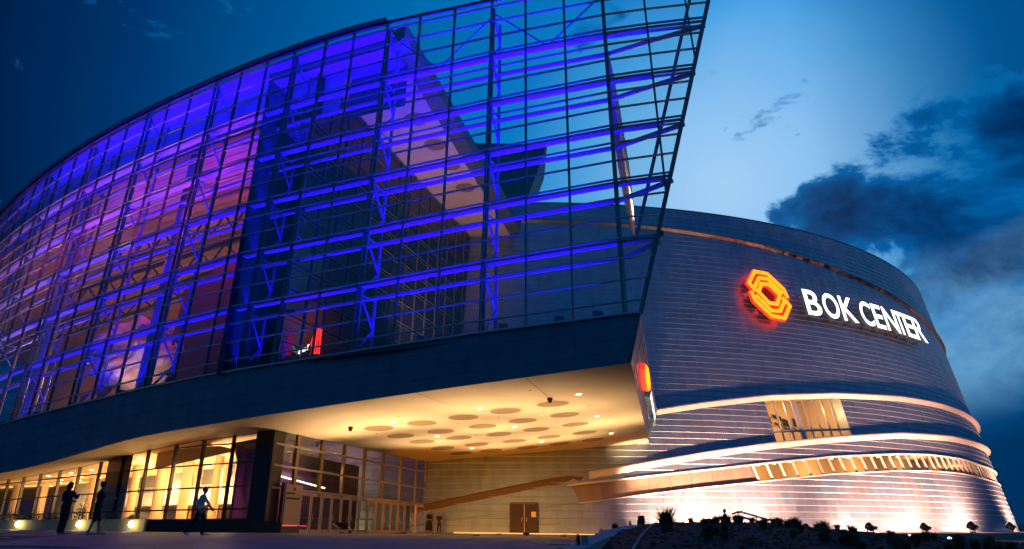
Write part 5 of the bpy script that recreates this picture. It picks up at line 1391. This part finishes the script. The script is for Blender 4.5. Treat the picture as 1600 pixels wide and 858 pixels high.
    if skirt:
        mb = MB(); mb.lathe(J['pelvis'] + Vector((0, 0, .10)) * k, (0, 0, -1), [(0, .17 * k), (.2 * k, .215 * k), (.5 * k, .25 * k), (.84 * k, .29 * k)], 18); o = link('long_skirt', mb.mesh('long_skirt', True), legs); o.parent = root
    else:
        mb = MB(); gg = .013 * k; cap(mb, J['pelvis'] + Vector((-.05, 0, .0)) * k, J['pelvis'] + Vector((.05, 0, .0)) * k, .112 * k + gg, .112 * k + gg)
        for s_ in 'LR':
            kn = J['kn' + s_]; cap(mb, J['hip' + s_], kn, .092 * k + gg, .064 * k + gg)
            if cloth != 'shorts': cap(mb, kn, J['an' + s_] + Vector((0, 0, .01)) * k, .064 * k + gg, .054 * k + gg)
        fuse('trousers', mb, .018, legs, root, 4)
    for s_ in 'LR':
        an, to = J['an' + s_], J['to' + s_]; dd = (to - an); dd.z *= .6; dd.normalize(); mb = MB()
        cap(mb, an - dd * .035 * k + Vector((0, 0, -.035)) * k, an + dd * .08 * k + Vector((0, 0, -.038)) * k, .040 * k, .042 * k); cap(mb, an + dd * .08 * k + Vector((0, 0, -.038)) * k, to + dd * .06 * k + Vector((0, 0, .006)) * k, .042 * k, .034 * k)
        fuse('shoe', mb, .012, 'shoe' if cloth != 'uniform' else 'rubber', root, 3)
    mb = MB(); ell(mb, hd + Vector((0, -.012, .022)) * k, .087 * k, .106 * k, .110 * k, nu=20, nv=14)
    for q, v in enumerate(mb.v):
        v = Vector(v) - hd
        if v.y > .02 * k and v.z < .055 * k or (hair == 'short' and v.z < -.05 * k): mb.v[q] = tuple(hd + v * .72)
    if hair == 'long': cap(mb, hd + Vector((0, -.055, .02)) * k, hd + Vector((0, -.065, -.22)) * k, .075 * k, .055 * k)
    if hair == 'bun': ell(mb, hd + Vector((0, -.07, .10)) * k, .05 * k, .05 * k, .045 * k)
    o = fuse('hair', mb, .014, 'hair', root, 2)
    for s_ in (-1, 1): mb = MB(); ell(mb, hd + Vector((s_ * .030, .083, .002)) * k, .012 * k, .008 * k, .007 * k, nu=8, nv=5); o = link('eye', mb.mesh('eye'), 'ink'); o.parent = root
    mb = MB(); ell(mb, hd + Vector((0, .088, -.062)) * k, .022 * k, .006 * k, .006 * k, nu=8, nv=5); o = link('mouth', mb.mesh('mouth'), 'brown'); o.parent = root
    if hat: mb = MB(); mb.lathe(hd + Vector((0, 0, .05)) * k, (0, 0, 1), [(0, .115 * k), (.015 * k, .118 * k), (.02 * k, .100 * k), (.07 * k, .092 * k), (.10 * k, .05 * k)], 16); o = link('cap', mb.mesh('cap', True), 'white'); o.parent = root
    if belt: mb = MB(); mb.lathe(J['pelvis'] + Vector((0, 0, .07)) * k, (0, 0, 1), [(0, .19 * k), (.05 * k, .185 * k)], 16); o = link('belt', mb.mesh('belt'), belt); o.parent = root
    return root
fwd = math.radians(0)
g = at_ground(96, 25)
person('silhouetted long-haired person with raised hands, left of two before the lobby glass', g, math.radians(-20), 1.72, {'elR': (.30, .10, 1.22), 'wrR': (.14, .28, 1.32), 'elL': (-.27, .05, 1.15), 'wrL': (-.12, .26, 1.12), 'knL': (-.08, .02, .48), 'knR': (.08, .02, .48), 'anL': (-.08, -.02, .09), 'anR': (.08, -.02, .09)}, 'long', 'black', 'black', 'long')
g = at_ground(147, 25)
person('silhouetted person in shorts with hair up, right of two by the planter', g, math.radians(-60), 1.74, {'head': (0, .05, 1.67), 'elR': (.22, .16, 1.16), 'wrR': (.12, .36, 1.20), 'elL': (-.22, .16, 1.16), 'wrL': (-.10, .36, 1.18), 'knL': (-.10, .10, .50), 'anL': (-.10, .16, .09), 'toL': (-.1, .32, .04), 'knR': (.1, -.04, .48), 'anR': (.1, -.16, .09), 'toR': (.12, .02, .04)}, 'shorts', 'black', 'black', 'bun')
g = at_ground(309, 27)
person('person in a pale loose shirt and dark trousers walking past the bright lobby glass', g, math.radians(-80), 1.72, {'pelvis': (0, -.02, .93), 'chest': (0, .03, 1.29), 'neck': (0, .05, 1.47), 'head': (0, .08, 1.65), 'shL': (-.175, .03, 1.41), 'shR': (.175, .03, 1.41), 'elR': (.22, -.10, 1.15), 'wrR': (.22, .02, .92), 'elL': (-.22, .18, 1.18), 'wrL': (-.2, .32, 1.0), 'knL': (-.09, .18, .50), 'anL': (-.09, .16, .09), 'toL': (-.09, .34, .05), 'knR': (.09, -.12, .48), 'anR': (.09, -.42, .14), 'toR': (.09, -.30, .03)}, 'long', 'shirtw', 'black', 'short')
g = EW(eL - 1.1, 0, 1.0); g.z = ground_z(g.x, g.y)
person('person in dark vest with bright waistband and pale sleeves by the end entrance door', g, math.radians(165), 1.85, {'elR': (.27, .0, 1.15), 'wrR': (.27, .05, .86), 'anL': (-.14, 0, .09), 'anR': (.16, 0, .09)}, 'uniform', 'navy', 'black', 'short', True, hat='w', belt='shirtw')
g = at_ground(686, 62.0)
person('guard in dark uniform standing with hands in front beside the orange wall', g, math.radians(172), 1.66, {'elR': (.25, .05, 1.16), 'wrR': (.13, .22, .98), 'elL': (-.25, .05, 1.16), 'wrL': (-.13, .22, .98), 'anL': (-.13, 0, .09), 'anR': (.13, 0, .09), 'knL': (-.12, .02, .48), 'knR': (.12, .02, .48)}, 'uniform', 'navy', 'navy', 'short')
g = at_ground(1135, 42); 
person('small dark reddish figure standing against the glaring wall near the handrail', g, math.radians(60), 1.62, {'elL': (-.24, .14, 1.2), 'wrL': (-.12, .30, 1.25), 'elR': (.24, -.05, 1.13)}, 'long', 'brown', 'brown', 'short')
